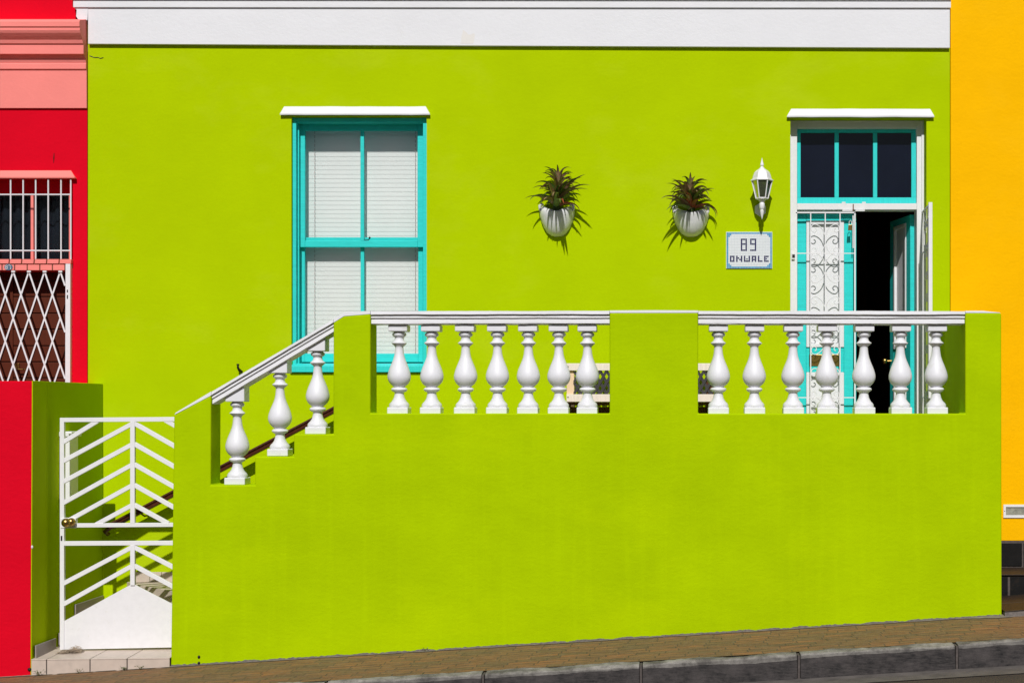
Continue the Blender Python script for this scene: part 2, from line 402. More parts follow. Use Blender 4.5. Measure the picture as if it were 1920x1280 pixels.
# rails: moulded section
prof = [(.235, -.002), (.03, 0), (.006, -.004), (.004, -.026), (.010, -.029), (.030, -.0305), (.022, -.036), (.020, -.052), (.026, -.056), (.040, -.0575),
        (.032, -.064), (.030, -.094), (.036, -.099), (.21, -.099), (.215, -.06)]
def zpath(p0, p1, n=40):
    a = P(*p0, .005); b = P(*p1, .005)
    return [(a.x + (b.x - a.x) * i / n, a.z + (b.z - a.z) * i / n) for i in range(n + 1)]
for a, b in (((695.0, 582.8), (1142.6, 582.2)), ((1309.4, 582.4), (1809.6, 582.8))):
    r = MB(); r.sweep(prof, zpath(a, b, 70), jit=.0035); r.build('coping_rail', 'white_trim', TW)
r = MB(); r.sweep(prof, zpath((396.4, 733.6), (624.6, 598), 30), jit=.003)
r.build('sloping_rail', 'white_trim', TW)
# thin copings on the pier tops
c = MB()
c.pxprism([(327, 777.5), (395.9, 741.2), (395.9, 733.6), (329, 773.5)], .003, .235)
c.pxprism([(625.1, 605.2), (645, 592.7), (694.3, 588.7), (694.3, 582.8), (647, 584.8), (625.1, 597.8)], .003, .235)
c.pxprism([(1143.1, 586.8), (1308.9, 586.6), (1308.9, 582.0), (1230, 581.4), (1143.1, 582.0)], .003, .235)
c.pxprism([(1810.2, 586.8), (1876, 587.0), (1875, 586.0), (1843, 582.6), (1810.2, 582.6)], .003, .235)
c.build('pier_coping', 'white_trim', TW, bev=.004)
# balusters
k = 11.63 / F / 3.84
bp = [(70, 46), (72, 52), (71, 66), (63, 78), (52, 88), (50, 93), (44, 100), (37, 118), (33, 138), (32, 150), (34, 154), (46, 160), (54, 166), (57.5, 174), (55, 182), (46, 188), (37, 191),
      (39, 193), (50, 202), (66, 217), (76, 233), (82, 250), (83.5, 264), (82.5, 280), (77, 303), (68, 330), (57, 357), (46, 383), (38, 407), (33, 432), (30, 460), (28.5, 478),
      (29.5, 483), (36, 489), (48, 500), (54.5, 506), (54, 510), (44, 517), (36, 525), (33, 533), (31.5, 545), (33, 551), (42, 556), (49, 563), (50, 571), (46, 580), (38, 585), (36, 593)]
bp = [(r * k, h * k) for r, h in bp]
def baluster(px, py, cap_top=None):
    """px, py: centre and foot of the plinth; cap_top: function px -> rail underside"""
    Yc = .128; hw = .0795; base = P(px, py, Yc - hw)
    base = Vector((XW(px, Yc - hw), Yc, ZW(py, Yc - hw)))
    if True:
        mb = MB(); mb.lathe(bp, base, 36)
        for v_ in mb.v:
            q_ = Vector((v_.x * 9 + px, v_.y * 9, v_.z * 9)); q2_ = Vector((v_.x * 42, v_.y * 42, v_.z * 30 + px)); d_v = v_ - base
            f_ = 1 + .022 * noise.noise(q_) + .010 * noise.noise(q2_); v_.x = base.x + d_v.x * f_; v_.y = base.y + d_v.y * f_; v_.z += .002 * noise.noise(q_ * .7)
        o = mb.build('baluster', 'baluster', TW, smooth=True); baluster.proto = o.data; baluster.base = base.copy()
    else:
        o = bpy.data.objects.new('baluster', baluster.proto); COL.objects.link(o); o.parent = TW; o.location = base - baluster.base
    o2 = MB(); o2.box(base.x - hw, base.x + hw, Yc - hw, Yc + hw, base.z - .004, base.z + 46.5 * k)
    def sub(mb, name):
        s = mb.build(name, 'baluster', TW, bev=.006)
        s.parent = o; s.location = -o.location; return s
    sub(o2, 'plinth')
    z0 = base.z + 590 * k; cw = .073
    cc = MB()
    if cap_top is None:
        cc.box(base.x - cw, base.x + cw, Yc - cw, Yc + cw, z0, z0 + 47 * k)
    else:
        zl, zr = cap_top(base.x - cw), cap_top(base.x + cw)
        cc.prism([(base.x - cw, Yc - cw, z0), (base.x + cw, Yc - cw, z0), (base.x + cw, Yc - cw, zr), (base.x - cw, Yc - cw, max(z0 + .01, zl))], (0, 2 * cw, 0))
    sub(cc, 'cap')
baluster.proto = None
for px in (745.1, 806.5, 870.4, 930.6, 988.9, 1046.4, 1100.5, 1347.3, 1415.3, 1488.3, 1552, 1622, 1691, 1758.3): baluster(px, 775.5)
pa, pb = P(396.4, 733.6, .005), P(624.6, 598, .005)
under = lambda x: pa.z + (pb.z - pa.z) * (x - pa.x) / (pb.x - pa.x) - .093
for px, py in ((439.5, 907.5), (520, 853.8), (591.2, 812.5)): baluster(px, py, under)
for py_ in (1231, 1242.5):
    hm = MB(); hm.sphere(P(373, py_, 0) + Vector((0, .004, 0)), .012, 10, sz=1.2); hm.build('drain_hole', 'dark_metal', TW)

# ================================================================== TILED ENTRANCE STEPS AND TERRACE FLOOR
XL = XW(62, 0); XG = XW(326, 0)
z1 = ZW(1235, 0); st = thing('tiled_steps', (-4.4, 0, GZ(-4.4)), 'beige tiled entrance steps behind the white garden gate', 'steps')
b_ = MB()
b_.prism([(XL, .001, -.3), (XW(320, 0) - .004, .001, -.3), (XW(320, 0) - .004, .001, z1 - .003), (XL, .001, z1 - .008)], (0, H - .01, .0))
b_.build('step_body', 'grout', st)
tl = MB(); js = [58.6, 88, 169.5, 239, 319.5]
for a, b in zip(js, js[1:]):                       # riser tiles on the street face
    xa, xb_ = XW(a, 0) + .004, XW(b, 0) - .004
    zt = lambda x: z1 - .010 + .012 * (x - XL) / 1.1
    tl.prism([(xa, -.008, GZ(xa) - .03), (xb_, -.008, GZ(xb_) - .03), (xb_, -.008, zt(xb_)), (xa, -.008, zt(xa))], (0, .008, 0))
sl = .04
for a, b in zip(js, js[1:]):                       # tread tiles
    xa, xb_ = XW(a, 0) + .003, XW(b, 0) - .003
    for ya, yb in ((-.009, .33), (.336, .66), (.666, .785)):
        zt = lambda x, y: z1 + .012 * (x - XL) / 1.1 + sl * y
        tl.add([(xa, ya, zt(xa, ya)), (xb_, ya, zt(xb_, ya)), (xb_, yb, zt(xb_, yb)), (xa, yb, zt(xa, yb)),
                (xa, ya, zt(xa, ya) - .008), (xb_, ya, zt(xb_, ya) - .008), (xb_, yb, zt(xb_, yb) - .008), (xa, yb, zt(xa, yb) - .008)],
               [(0, 1, 2, 3), (7, 6, 5, 4), (0, 4, 5, 1), (1, 5, 6, 2), (2, 6, 7, 3), (3, 7, 4, 0)])
tl.build('step_tile', 'tile', st, bev=.0015, seg=1)
z2 = ZE - 1.687; z3 = ZE - 1.487
s2 = MB(); s2.box(XL, -3.3, .79, H - .003, 0, z2); s2.build('landing', 'tile', st, bev=.003)
wd = MB(); wd.prism([(-4.72, H - .004, z2 - .01), (-4.595, 1.23, z2 - .01), (-4.114, .75, z2 - .01), (-3.55, .27, z2 - .01), (-3.3, .27, z2 - .01), (-3.3, H - .004, z2 - .01)], (0, 0, z3 - z2 + .01))
wd.build('winder_step', 'tile', st, bev=.003)
fz = ZE - .343; nst = 6
fl = MB()
for i in range(nst):
    fl.box(-3.75 + i * .33, -1.5, .255, H - .005, z3 - .2, z3 + (i + 1) * (fz - z3) / (nst + 0) - .002 * i)
fl.build('flight', 'tile', st, bev=.002)
sk = MB()                                          # skirting tiles
sk.box(XL + .001, XL + .012, .03, .40, z1 + .0, z1 + .10)
sk.box(XL + .001, XL + .035, .47, .78, z1 + .02, z1 + .13)
sk.box(XL + .001, XL + .012, .79, H - .01, z2, z2 + .085)
sk.build('side_skirting', 'skirt', st, bev=.002)
sk = MB(); xs = [-4.66, -4.52, -4.42, -4.28, -4.1, -3.8, -3.5]
for a, b in zip(xs, xs[1:]): sk.box(a + .002, b - .002, H - .014, H - .003, z3 + .001, z3 + .085)
sk.build('wall_skirting', 'tile', st, bev=.001)
tf = MB(); tf.box(-1.5, xr0, .25, H - .003, fz - .3, fz); tag(tf.build('terrace_floor', 'tile'), kind='structure')

# dry litter and weeds
lt = MB()
for i in range(260):
    t = random.random(); x = XW(118 + 38 * t, .28); y = random.uniform(.18, .285)
    hgt = .045 * math.exp(-((t - .72) / .22) ** 2) + .006
    a = random.uniform(-.5, .5); l = random.uniform(.02, .055)
    z = z1 + .012 + random.uniform(0, hgt)
    lt.tube([(x - l * math.cos(a) / 2, y, z), (x, y + random.uniform(-.01, .01), z + random.uniform(.002, .012)), (x + l * math.cos(a) / 2, y, z + l * math.sin(a) * .3)], .0014, 4)
tag(lt.build('dry_litter', 'straw'), 'small wisp of dry straw lying against the bottom of the white gate', 'plant litter', kind='stuff')
def weed(px, n, h, label, Y=-.03, mat='weed'):
    x = XW(px, Y); b = Vector((x, Y, GZ(x))); mb = MB()
    for i in range(n):
        a = random.uniform(-1.2, 1.2); L_ = h * random.uniform(.5, 1); p1 = b + Vector((math.sin(a) * L_ * .5, random.uniform(-.02, .01), L_ * .6)); p2 = b + Vector((math.sin(a) * L_, random.uniform(-.03, .0), L_ * random.uniform(.6, 1)))
        mb.tube([b, p1, p2], [.0015, .0012, .0005], 4)
        for q in (p1, p2):
            d = Vector((random.uniform(-1, 1), random.uniform(-.5, .5), random.uniform(.2, 1))).normalized() * .009; e = Vector((random.uniform(-1, 1), -.4, random.uniform(-1, 1))).normalized() * .005
            mb.add([q - e, q + d * .5 - e * .4, q + d, q + e], [(0, 1, 2, 3)])
    o = mb.build('weed', mat); tag(o, label, 'weed', 'weeds along the foot of the tiled step')
weed(73, 9, .065, 'thin weed at the foot of the beige tiled step next to the red wall')
weed(148, 6, .04, 'tiny weed under the second beige riser tile from the left')
weed(233, 12, .035, 'low dark green weed at the right-hand joint of the beige riser tiles')
weed(799, 4, .05, 'small lone weed at the foot of the green terrace wall', Y=-.012)
weed(263, 7, .04, 'pale dry weed under the rightmost beige riser tile')

# ================================================================== GARDEN GATE
GY = .30
G = thing('garden_gate', (XW(116, GY), GY, z1 + .02), 'white metal gate with chevron bars and solid bottom panel', 'gate')
g = MB(); bw = .034; d = .03
g.pbox(112, 120, 783, 1217.5, GY, d)
g.pxprism([(120, 783), (346, 781.2), (346, 789.6), (120, 791)], GY, d)
g.pxprism([(120, 980.8), (346, 979.5), (346, 987), (120, 988.5)], GY, d)
g.pxprism([(120, 1014.2), (346, 1013.2), (346, 1021.4), (120, 1022.5)], GY, d)
g.pbox(340, 348, 789.4, 1217, GY, d)
g.build('gate_frame', 'gate_white', G, bev=.002)
g = MB(); g.pbox(244, 252.4, 790, 981, GY - .001, d); g.build('centre_bar', 'gate_white', G, bev=.002)
g = MB(); g.pbox(244, 252.4, 1021.5, 1097, GY - .001, d); g.build('centre_bar', 'gate_white', G, bev=.002)
e = .003
def chev(p, q, name='chevron_bar'):
    m_ = MB(); m_.bar(p, q, bw, GY + e, d - 2 * e); m_.build(name, 'gate_white', G, bev=.002)
R4 = lambda x, y: (x / 4.267, 700 + y / 4.267); R5 = lambda x, y: (x / 4.267, 980 + y / 4.267)
for (xa, ya), (xc, yc) in [((505, 548), (780, 378)), ((505, 699), (1050, 405)), ((505, 864), (1050, 570)), ((505, 1034), (1050, 732)), ((540, 1178), (1050, 897)), ((765, 1208), (1050, 1055))]:
    chev(R4(xa, ya), R4(xc, yc))
for ya in (402, 567, 730, 895): chev(R4(1072, ya - 4), R4(1460, ya + 216))
chev(R4(1072, 1050), R4(1345, 1200)); chev(R4(1318, 372), R4(1460, 452))
chev(R5(505, 484), R5(1050, 196)); chev(R5(505, 650), R5(1050, 346))
chev(R5(1072, 194), R5(1460, 392)); chev(R5(1072, 342), R5(1460, 550))
g = MB(); g.pxprism([(119.5, 1217), (119.5, 1164), (244, 1096), (252.5, 1095.5), (341, 1141), (341, 1212.5)], GY + .008, .014); g.build('kick_panel', 'gate_white', G, bev=.001)
g = MB(); g.pbox(113.2, 142, 970.5, 989.5, GY - .006, .042); g.build('lock_box', 'gate_white', G, bev=.002)
g = MB()
kc = P(124.5, 979.5, GY - .05)
g.tube([kc + Vector((.01, .045, 0)), kc], .008, 12, 0)
g.sphere(kc + Vector((0, -.006, 0)), .036, 20); g.sphere(kc + Vector((.030, .020, .004)), .033, 20)
kn = g.build('knob', 'brass', G, smooth=True)
g = MB(); g.pbox(113.8, 116.6, 1004, 1013, GY - .003, .003); g.build('latch_hole', 'dark_metal', G)

# ================================================================== RED NEIGHBOUR'S FRONT WALL
BW = thing('red_front_wall', (XL - .1, 0, GZ(XL)), 'low red plastered front wall with its gate side painted green', 'wall')
zt = ZW(714, 0)
w = MB(); w.pxprism([(-900, 714), (62, 714), (57.5, 1275), (-900, 1340)], 0, .22)
w.build('front_face', 'red_rough', BW, bev=.01, seg=3)
w = MB(); w.box(XL - .22, XL - .081, .2205, H - .004, -.2, zt - .003); w.build('party_wall', 'red_rough', BW, bev=.006)
w = MB(); w.prism([(XL - .008, -.003, zt + .002), (XL, -.003, zt + .002), (XW(59.0, 0), -.003, -.1), (XW(57.5, 0) - .0, -.003, -.1)], (0, .26, -.001))
w.prism([(XL - .0803, 0, zt + .001), (XL, 0, zt + .001), (XW(59.5, 0), 0, -.1), (XL - .0803, 0, -.1)], (0, H - .261, 0)); 
for v_ in w.v[8:]: v_.y += .2575
for v_ in w.v[8:]:
    if v_.z < 0 and v_.x > XL - .05: v_.x = XL - .015 * (1 - (v_.y > .5))
w.build('green_side_render', 'lime', BW, bev=.003)
cr = MB(); cr.sphere(P(55.5, 1254, -.001), .016, 8, sz=.8); cr.build('broken_corner', 'dark_metal', BW)
cr = MB(); cr.sphere(P(60.2, 1025, -.004), .008, 8, sz=1.6); cr.build('paint_chip', 'white', BW)
# white capped letter box on the shaded side wall
LB = thing('wall_letter_box', (XL, .58, ZW(933, .6)), 'narrow white capped box fixed to the shaded green side wall behind the gate', 'letter box')
w = MB(); w.box(XL + .001, XL + .084, .49, .655, ZW(933, .655), ZW(818, .655)); w.build('box_body', 'gate_white', LB, bev=.003)
w = MB(); w.box(XL + .001, XL + .104, .475, .68, ZW(818, .655) + .0005, ZW(808, .68)); w.build('cap', 'gate_white', LB, bev=.008)

# ================================================================== GREEN HOUSE
GH = thing('green_house', (-1.5, H, GZ(-1.5)), 'lime green house front with turquoise sash window and white cornice', 'house')
XA, XB = XW(165, H), XW(1781, H)
ztop = ZW(-70, H)
WH = (XW(546.5, H), XW(800, H), ZW(699, H), ZW(219, H))          # window opening
DH = (XW(1482, H), XW(1737, H), ZE - .353, ZW(221, H))           # door opening
facade(XA, XB, -.3, ztop, H, [WH, DH], .30).build('wall', 'lime', GH)
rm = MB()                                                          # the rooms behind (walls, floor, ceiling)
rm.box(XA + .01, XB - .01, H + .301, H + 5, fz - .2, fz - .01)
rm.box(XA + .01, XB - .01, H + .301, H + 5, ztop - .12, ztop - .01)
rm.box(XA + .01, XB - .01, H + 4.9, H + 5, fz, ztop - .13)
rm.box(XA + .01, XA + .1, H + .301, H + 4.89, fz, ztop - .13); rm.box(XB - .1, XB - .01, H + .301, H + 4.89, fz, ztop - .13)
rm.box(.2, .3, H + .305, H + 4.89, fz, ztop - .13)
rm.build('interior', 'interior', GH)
ck = MB()
ck.tube([P(168, 105, H - .001), P(176, 108, H - .001), P(179, 108.5, H - .001), P(184, 108, H - .001), P(188, 110, H - .001), P(194, 108.5, H - .001)], .0035, 5)
ck.build('crack', 'dark_metal', GH)
# cornice
cn = MB()
yb = lambda x: 82.5 + 7.5 * (x - 165) / 1616
yt = lambda x: 18.5 + 1.0 * (x - 165) / 1616
FY = H - .034
cn.pxprism([(165, yb(165)), (1781, yb(1781)), (1781, -60), (165, -60)], FY, .034 + .002)
cn.build('cornice_fascia', 'white', GH, bev=.002)
fp = MB(); rr = random.Random(2)
pp = [(863, 82.6), (864.5, 76), (865, 70), (867, 62), (868, 56.5), (871, 58.5), (873, 60), (875.5, 62), (878, 65), (882, 65.5), (886, 64), (889, 62.5), (890.5, 66), (889.5, 73), (889, 78), (887, 82.6)]
fp.pxprism(pp, FY - .0008, .0007); fp.build('paint_patch', 'patch', GH)
cn = MB(); secs = [(H - .036, 20, -60), (FY - .034, 15.5, -60)]
def mould(x0p, yA, yB, Yf, yback=H - .001):
    Y = Yf; a = XW(x0p, Y); b = XB
    mb = MB(); mb.prism([(a, Y, ZW(yA, Y)), (b, Y, ZW(yA + 1, Y)), (b, Y, ZW(yB, Y)), (a, Y, ZW(yB, Y))], (0, yback - Y, 0)); return mb
m_ = mould(137, 14.0, -20, FY - .016, FY - .001); m_.build('cornice_moulding', 'white', GH, bev=.003)
m_ = mould(131, -.4, -60, FY - .030, FY - .0165); m_.build('cornice_crown', 'white', GH, bev=.004)
m_ = MB(); m_.pxprism([(139, 15), (143.5, 19), (142.5, 31), (146, 36.5), (151, 38.2), (164, 38.4), (165, 15)], FY - .002, .03); m_.build('cornice_end', 'white', GH, bev=.003)

# hoods
def hood(x0, x1, yT, yBt, name, parent, mat='white_trim', pr=.036, mit=8):
    mb = MB(); Yb, Yf = H - .0005, H - pr
    nn = 24; top = []; 
    vs = []; 
    for i in range(nn + 1):
        t = i / nn; ju = .6 * noise.noise(Vector((t * 6, x0, 1))); jd = .5 * noise.noise(Vector((t * 9, x0, 5)))
        xt = x0 + mit + (x1 - x0 - 2 * mit) * t; xf = x0 + (x1 - x0) * t
        a = P(xt, yT + ju, Yb); b = P(xf, yBt + jd, Yf); c = P(xf, yBt + 3.0 + jd, Yf + .003); d = Vector((c.x, Yb, c.z + .006))
        vs += [a, b, c, d]
    fs = []
    for i in range(nn):
        for j in range(4): fs.append((i * 4 + j, i * 4 + (j + 1) % 4, (i + 1) * 4 + (j + 1) % 4, (i + 1) * 4 + j))
    fs += [(0, 1, 2, 3), tuple(nn * 4 + j for j in (3, 2, 1, 0))]
    mb.add(vs, fs); return mb.build(name, mat, parent, bev=.003)
hood(524.5, 806, 199.5, 213, 'window_hood', GH)
hood(1475.5, 1752, 203.8, 217.2, 'door_hood', GH)

# sash window
WN = MB(); Y0 = H + .035
x0, x1, zb, zt_ = WH
lf, rf = XW(555.3, Y0), XW(793, Y0)
WN.box(x0 + .001, lf, Y0, H + .29, zb + .002, zt_ - .001); WN.box(rf, x1 - .001, Y0, H + .29, zb + .002, zt_ - .001)
WN.box(lf + .0005, rf - .0005, Y0 + .004, H + .29, ZW(229, Y0), zt_ - .001)
WN.box(lf + .0005, rf - .0005, Y0 + .03, H + .29, zb + .002, ZW(681, Y0))
# bead strips
WN.box(lf + .0005, lf + .012, Y0 + .055, Y0 + .07, zb + .02, zt_ - .05)
win = WN.build('window', 'cyan', GH, bev=.0025)
YS = H + .138                                             # upper sash face
def sash(xl, xr, yT, yBt, Y, railT, railB, st_, mullx, name):
    s = MB(); dep = .038
    s.pbox(xl, xl + st_, yT, yBt, Y, dep); s.pbox(xr - st_, xr, yT, yBt, Y, dep)
    s.pbox(xl + st_ + .05, xr - st_ - .05, yT, yT + railT, Y + .001, dep - .002)
    s.pbox(xl + st_ + .05, xr - st_ - .05, yBt - railB, yBt, Y + .001, dep - .002)
    s.pbox(mullx - 3.4, mullx + 3.4, yT + railT, yBt - railB, Y + .003, dep - .006)
    o = s.build(name, 'cyan', win, bev=.004)
    o.parent = win; o.location = wloc(GH) - wloc(GH)
    return o
def subbuild(mb, name, mat, part, **kw):
    o = mb.build(name, mat, GH, **kw); o.parent = part; return o
def sashb(*a, **k):
    xl, xr, yT, yBt, Y, railT, railB, st_, mullx, name = a
    s = MB(); dep = .038
    s.pbox(xl, xl + st_, yT, yBt, Y, dep); s.pbox(xr - st_, xr, yT, yBt, Y, dep)
    s.pbox(xl + st_ + .05, xr - st_ - .05, yT, yT + railT, Y + .001, dep - .002)
    s.pbox(xl + st_ + .05, xr - st_ - .05, yBt - railB, yBt, Y + .001, dep - .002)
    s.pbox(mullx - 3.4, mullx + 3.4, yT + railT, yBt - railB, Y + .003, dep - .006)
    subbuild(s, name, 'cyan', win, bev=.004)
sashb(561, 793.5, 232, 463.4, YS, 13, 12, 10.8, 679, 'upper_sash')
sashb(562.5, 793, 445, 678.6, YS + .041, 12, 16, 9, 679.3, 'lower_sash')
p = MB(); p.pbox(571, 785, 244, 452, YS + .018, .004); subbuild(p, 'upper_pane', 'glass', win)
p = MB(); p.pbox(571, 785, 456, 664, YS + .059, .004); subbuild(p, 'lower_pane', 'glass', win)
p = MB(); sy = H - .03
p.prism([(XW(544.5, H), sy, ZW(697.5, sy)), (XW(544.5, H), sy, ZW(686, sy)), (XW(544.5, H), Y0 + .03, ZW(680.5, Y0)), (XW(544.5, H), Y0 + .03, ZW(697.5, sy))], (XW(797.5, H) - XW(544.5, H), 0, 0))
subbuild(p, 'sill', 'cyan_h', win, bev=.003)
p = MB(); lp = P(688, 450, YS + .004); p.tube([lp + Vector((-.02, 0, -.002)), lp + Vector((.015, 0, 0)), lp + Vector((.025, -.012, .012))], .004, 6); p.sphere(lp + Vector((.026, -.012, .018)), .009, 8)
subbuild(p, 'sash_catch', 'dark_metal', win)
# blind
BY = H + .272
BL = thing('venetian_blind', (XW(679, BY), BY, ZW(668, BY)), 'white slatted blind hanging closed behind the sash window', 'blind')
sl_ = MB(); pitch = .0385; z = ZW(240, BY); zend = ZW(672, BY); i = 0
xa, xb2 = XW(567, BY), XW(793, BY)
while z > zend:
    t = .004 * math.sin(i * .7) ; yy = BY
    n = 6; vs = []
    for j in range(n + 1):
        u = j / n - .5; vs += [(xa, yy - u * .0027 - .0003 * (1 - 4 * u * u), z - u * .043), (xb2, yy - u * .0027 - .0003 * (1 - 4 * u * u), z - u * .043)]
    sl_.add(vs, [(2 * j, 2 * j + 1, 2 * j + 3, 2 * j + 2) for j in range(n)])
    z -= pitch; i += 1
sl_.build('slats', 'slat', BL, smooth=True)
for px in (591, 779.5):
    c_ = MB(); x = XW(px, BY); zz = ZW(238, BY)
    while zz > zend: c_.box(x - .0018, x + .0018, BY - .017, BY - .014, zz - .026, zz); zz -= pitch
    c_.build('cord', 'cord', BL)
c_ = MB(); c_.box(xa, xb2, BY - .02, BY + .02, ZW(238, BY), ZW(229, BY)); c_.build('head_rail', 'slat', BL, bev=.003)

# front door frame, transom light, doors
FYd = H + .125
df = MB(); zf = DH[2]
def dbox(mb, a, b, c, d_, Y, dep): mb.pbox(a, b, c, d_, Y, dep)
df.box(DH[0] + .0, XW(1494.6, FYd), FYd, FYd + .15, zf, DH[3] - .001)
df.box(XW(1719, FYd), DH[1] - .001, FYd, FYd + .15, zf, DH[3] - .001)
df.box(XW(1494.6, FYd) + .0004, XW(1719, FYd) - .0004, FYd + .001, FYd + .15, ZW(240.5, FYd), DH[3] - .001)
df.box(XW(1494.6, FYd) + .0004, XW(1719, FYd) - .0004, FYd + .001, FYd + .15, ZW(393, FYd), ZW(381.4, FYd))
# outer beads
df.box(DH[0] + .001, DH[0] + .014, FYd - .014, FYd, zf, DH[3] - .001); df.box(XW(1727.5, FYd), XW(1732.2, FYd), FYd - .014, FYd, zf, DH[3] - .001)
df.box(DH[0] + .0145, XW(1727.4, FYd), FYd - .012, FYd + .0005, ZW(229, FYd), DH[3] - .001)
dfr = df.build('door_frame', 'frame_white', GH, bev=.003)
for cx in (1582, 1620):
    q = MB(); q.pbox(cx - 3.5, cx + 3.5, 378.5, 381.4, FYd + .002, .02); subbuild(q, 'catch', 'frame_white', dfr, bev=.002)
q = MB(); q.pbox(1579.5, 1598.5, 393.2, 396, FYd - .012, .012); q.pbox(1604, 1621.5, 393.2, 396, FYd - .012, .012); subbuild(q, 'strike_bar', 'frame_white', dfr, bev=.001)
q = MB(); q.pbox(1599, 1600.8, 382.5, 395.5, FYd - .006, .008); subbuild(q, 'rusty_bolt', 'rust', dfr)
TY = FYd + .05
tr = MB()
tr.pbox(1494.6, 1719, 240.5, 248.8, TY, .04); tr.pbox(1494.6, 1719, 370.3, 381.4, TY, .04)
for a, b in ((1494.6, 1501.3), (1564.8, 1572.8), (1637, 1644.9), (1708.8, 1719)): tr.pbox(a, b, 248.8, 370.3, TY + .002, .036)
trn = tr.build('transom_window', 'cyan_h', GH, bev=.004)
for a, b in ((1501, 1565), (1572.5, 1637.3), (1644.6, 1709)):
    q = MB(); q.pbox(a, b, 248.5, 370.6, TY + .02, .004); subbuild(q, 'pane', 'navy_pane', trn)
# closed leaf
LY = FYd + .085
x0p, x1p = 1495.0, 1605.5
lz = ZW(400.5, LY)
lv = MB(); a, b = XW(x0p, LY), XW(x1p, LY)
pw0, pw1 = XW(1511.5, LY), XW(1582.5, LY)
ztp, zp1 = ZW(413.5, LY), ZW(651, LY); zp2, zp3 = ZW(697.5, LY), zf + .12
lv.box(a, pw0, LY, LY + .045, zf, lz); lv.box(pw1, b, LY, LY + .045, zf, lz)
for za, zb_ in ((ztp, lz), (zp2, zp1), (zf, zp3)): lv.box(pw0 + .0004, pw1 - .0004, LY + .0005, LY + .044, za, zb_)
closed = lv.build('door', 'cyan', GH, bev=.004)
def framed(xa, xb_, za, zb_, Y, part, name='panel'):
    q = MB(); r = .032
    q.box(xa + r, xb_ - r, Y + .018, Y + .03, za + r, zb_ - r)
    for s in ((xa, xa + r, za, zb_), (xb_ - r, xb_, za, zb_)): q.box(s[0], s[1], Y - .012, Y + .034, s[2], s[3])
    q.box(xa + r + .0004, xb_ - r - .0004, Y - .011, Y + .034, za, za + r); q.box(xa + r + .0004, xb_ - r - .0004, Y - .011, Y + .034, zb_ - r, zb_)
    subbuild(q, name, 'panel_white', part, bev=.004)
framed(pw0 + .001, pw1 - .001, zp1 + .001, ztp - .001, LY, closed); framed(pw0 + .001, pw1 - .001, zp3 + .001, zp2 - .001, LY, closed)
q = MB(); q.pbox(1517, 1575.5, 664.5, 686, LY - .006, .006); subbuild(q, 'letter_slot', 'brass', closed, bev=.002)
# open leaf, swung inwards
hx = XW(1716, FYd + .15); hy = FYd + .155; ux, uy = -.21, .978; wl = .51
lv = MB()
def LP(u, t, z): return Vector((hx + ux * u - uy * t * 1.0, hy + uy * u + ux * t * 1.0, z))
def lbox(mb, u0, u1, t0, t1, za, zb_):
    c = [LP(u, t, z) for z in (za, zb_) for t in (t0, t1) for u in (u0, u1)]
    mb.add(c, [(0, 2, 3, 1), (4, 5, 7, 6), (0, 1, 5, 4), (2, 6, 7, 3), (0, 4, 6, 2), (1, 3, 7, 5)])
lbox(lv, 0, .10, 0, .045, zf, lz); lbox(lv, wl - .10, wl, 0, .045, zf, lz)
for za, zb_ in ((ztp, lz), (zp2, zp1), (zf, zp3)): lbox(lv, .1004, wl - .1004, .0005, .044, za, zb_)
opened = lv.build('door', 'cyan', GH, bev=.004, label='turquoise door leaf swung open into the dark hall')
for za, zb_ in ((zp1, ztp), (zp3, zp2)):
    q = MB(); lbox(q, .132, wl - .132, .01, .03, za + .03, zb_ - .03)
    lbox(q, .101, .132, -.004, .052, za + .001, zb_ - .001); lbox(q, wl - .132, wl - .101, -.004, .052, za + .001, zb_ - .001)
    lbox(q, .1324, wl - .1324, -.003, .051, za + .001, za + .031); lbox(q, .1324, wl - .1324, -.003, .051, zb_ - .031, zb_ - .001)
    subbuild(q, 'panel', 'panel_white', opened, bev=.003)
q = MB(); kk = LP(wl - .04, .045, ZW(675, H + .5)); q.tube([kk, kk + Vector((-.055, 0, 0))], .009, 10); q.sphere(kk + Vector((-.062, 0, 0)), .026, 14)
subbuild(q, 'knob', 'brass', opened, smooth=True)
# security gates
SY = FYd - .012 + .012
def scroll(mb, cx, yc, flip_x, flip_y, tr_, r=.0042):
    """one C-scroll: from the middle bar outwards, ending in a curl (units: 1/5.565 px)"""
    pts = [(-6, 47), (-14, 22), (-28, -8), (-50, -34), (-78, -54), (-106, -63), (-132, -55), (-146, -30), (-143, -2), (-126, 16), (-104, 16), (-92, 0), (-96, -18), (-110, -24)]
    pts = [(x * flip_x, y * flip_y) for x, y in pts]
    out = []
    for i in range(len(pts) - 1):
        p0 = pts[max(0, i - 1)]; p1 = pts[i]; p2 = pts[i + 1]; p3 = pts[min(len(pts) - 1, i + 2)]
        for s in (0, .33, .67):
            out.append(tuple(.5 * (2 * p1[k] + (p2[k] - p0[k]) * s + (2 * p0[k] - 5 * p1[k] + 4 * p2[k] - p3[k]) * s * s + (-p0[k] + 3 * p1[k] - 3 * p2[k] + p3[k]) * s ** 3) for k in (0, 1)))
    out.append(pts[-1])
    mb.tube([tr_(cx + x / 5.565, yc + y / 5.565) for x, y in out], r, 5)
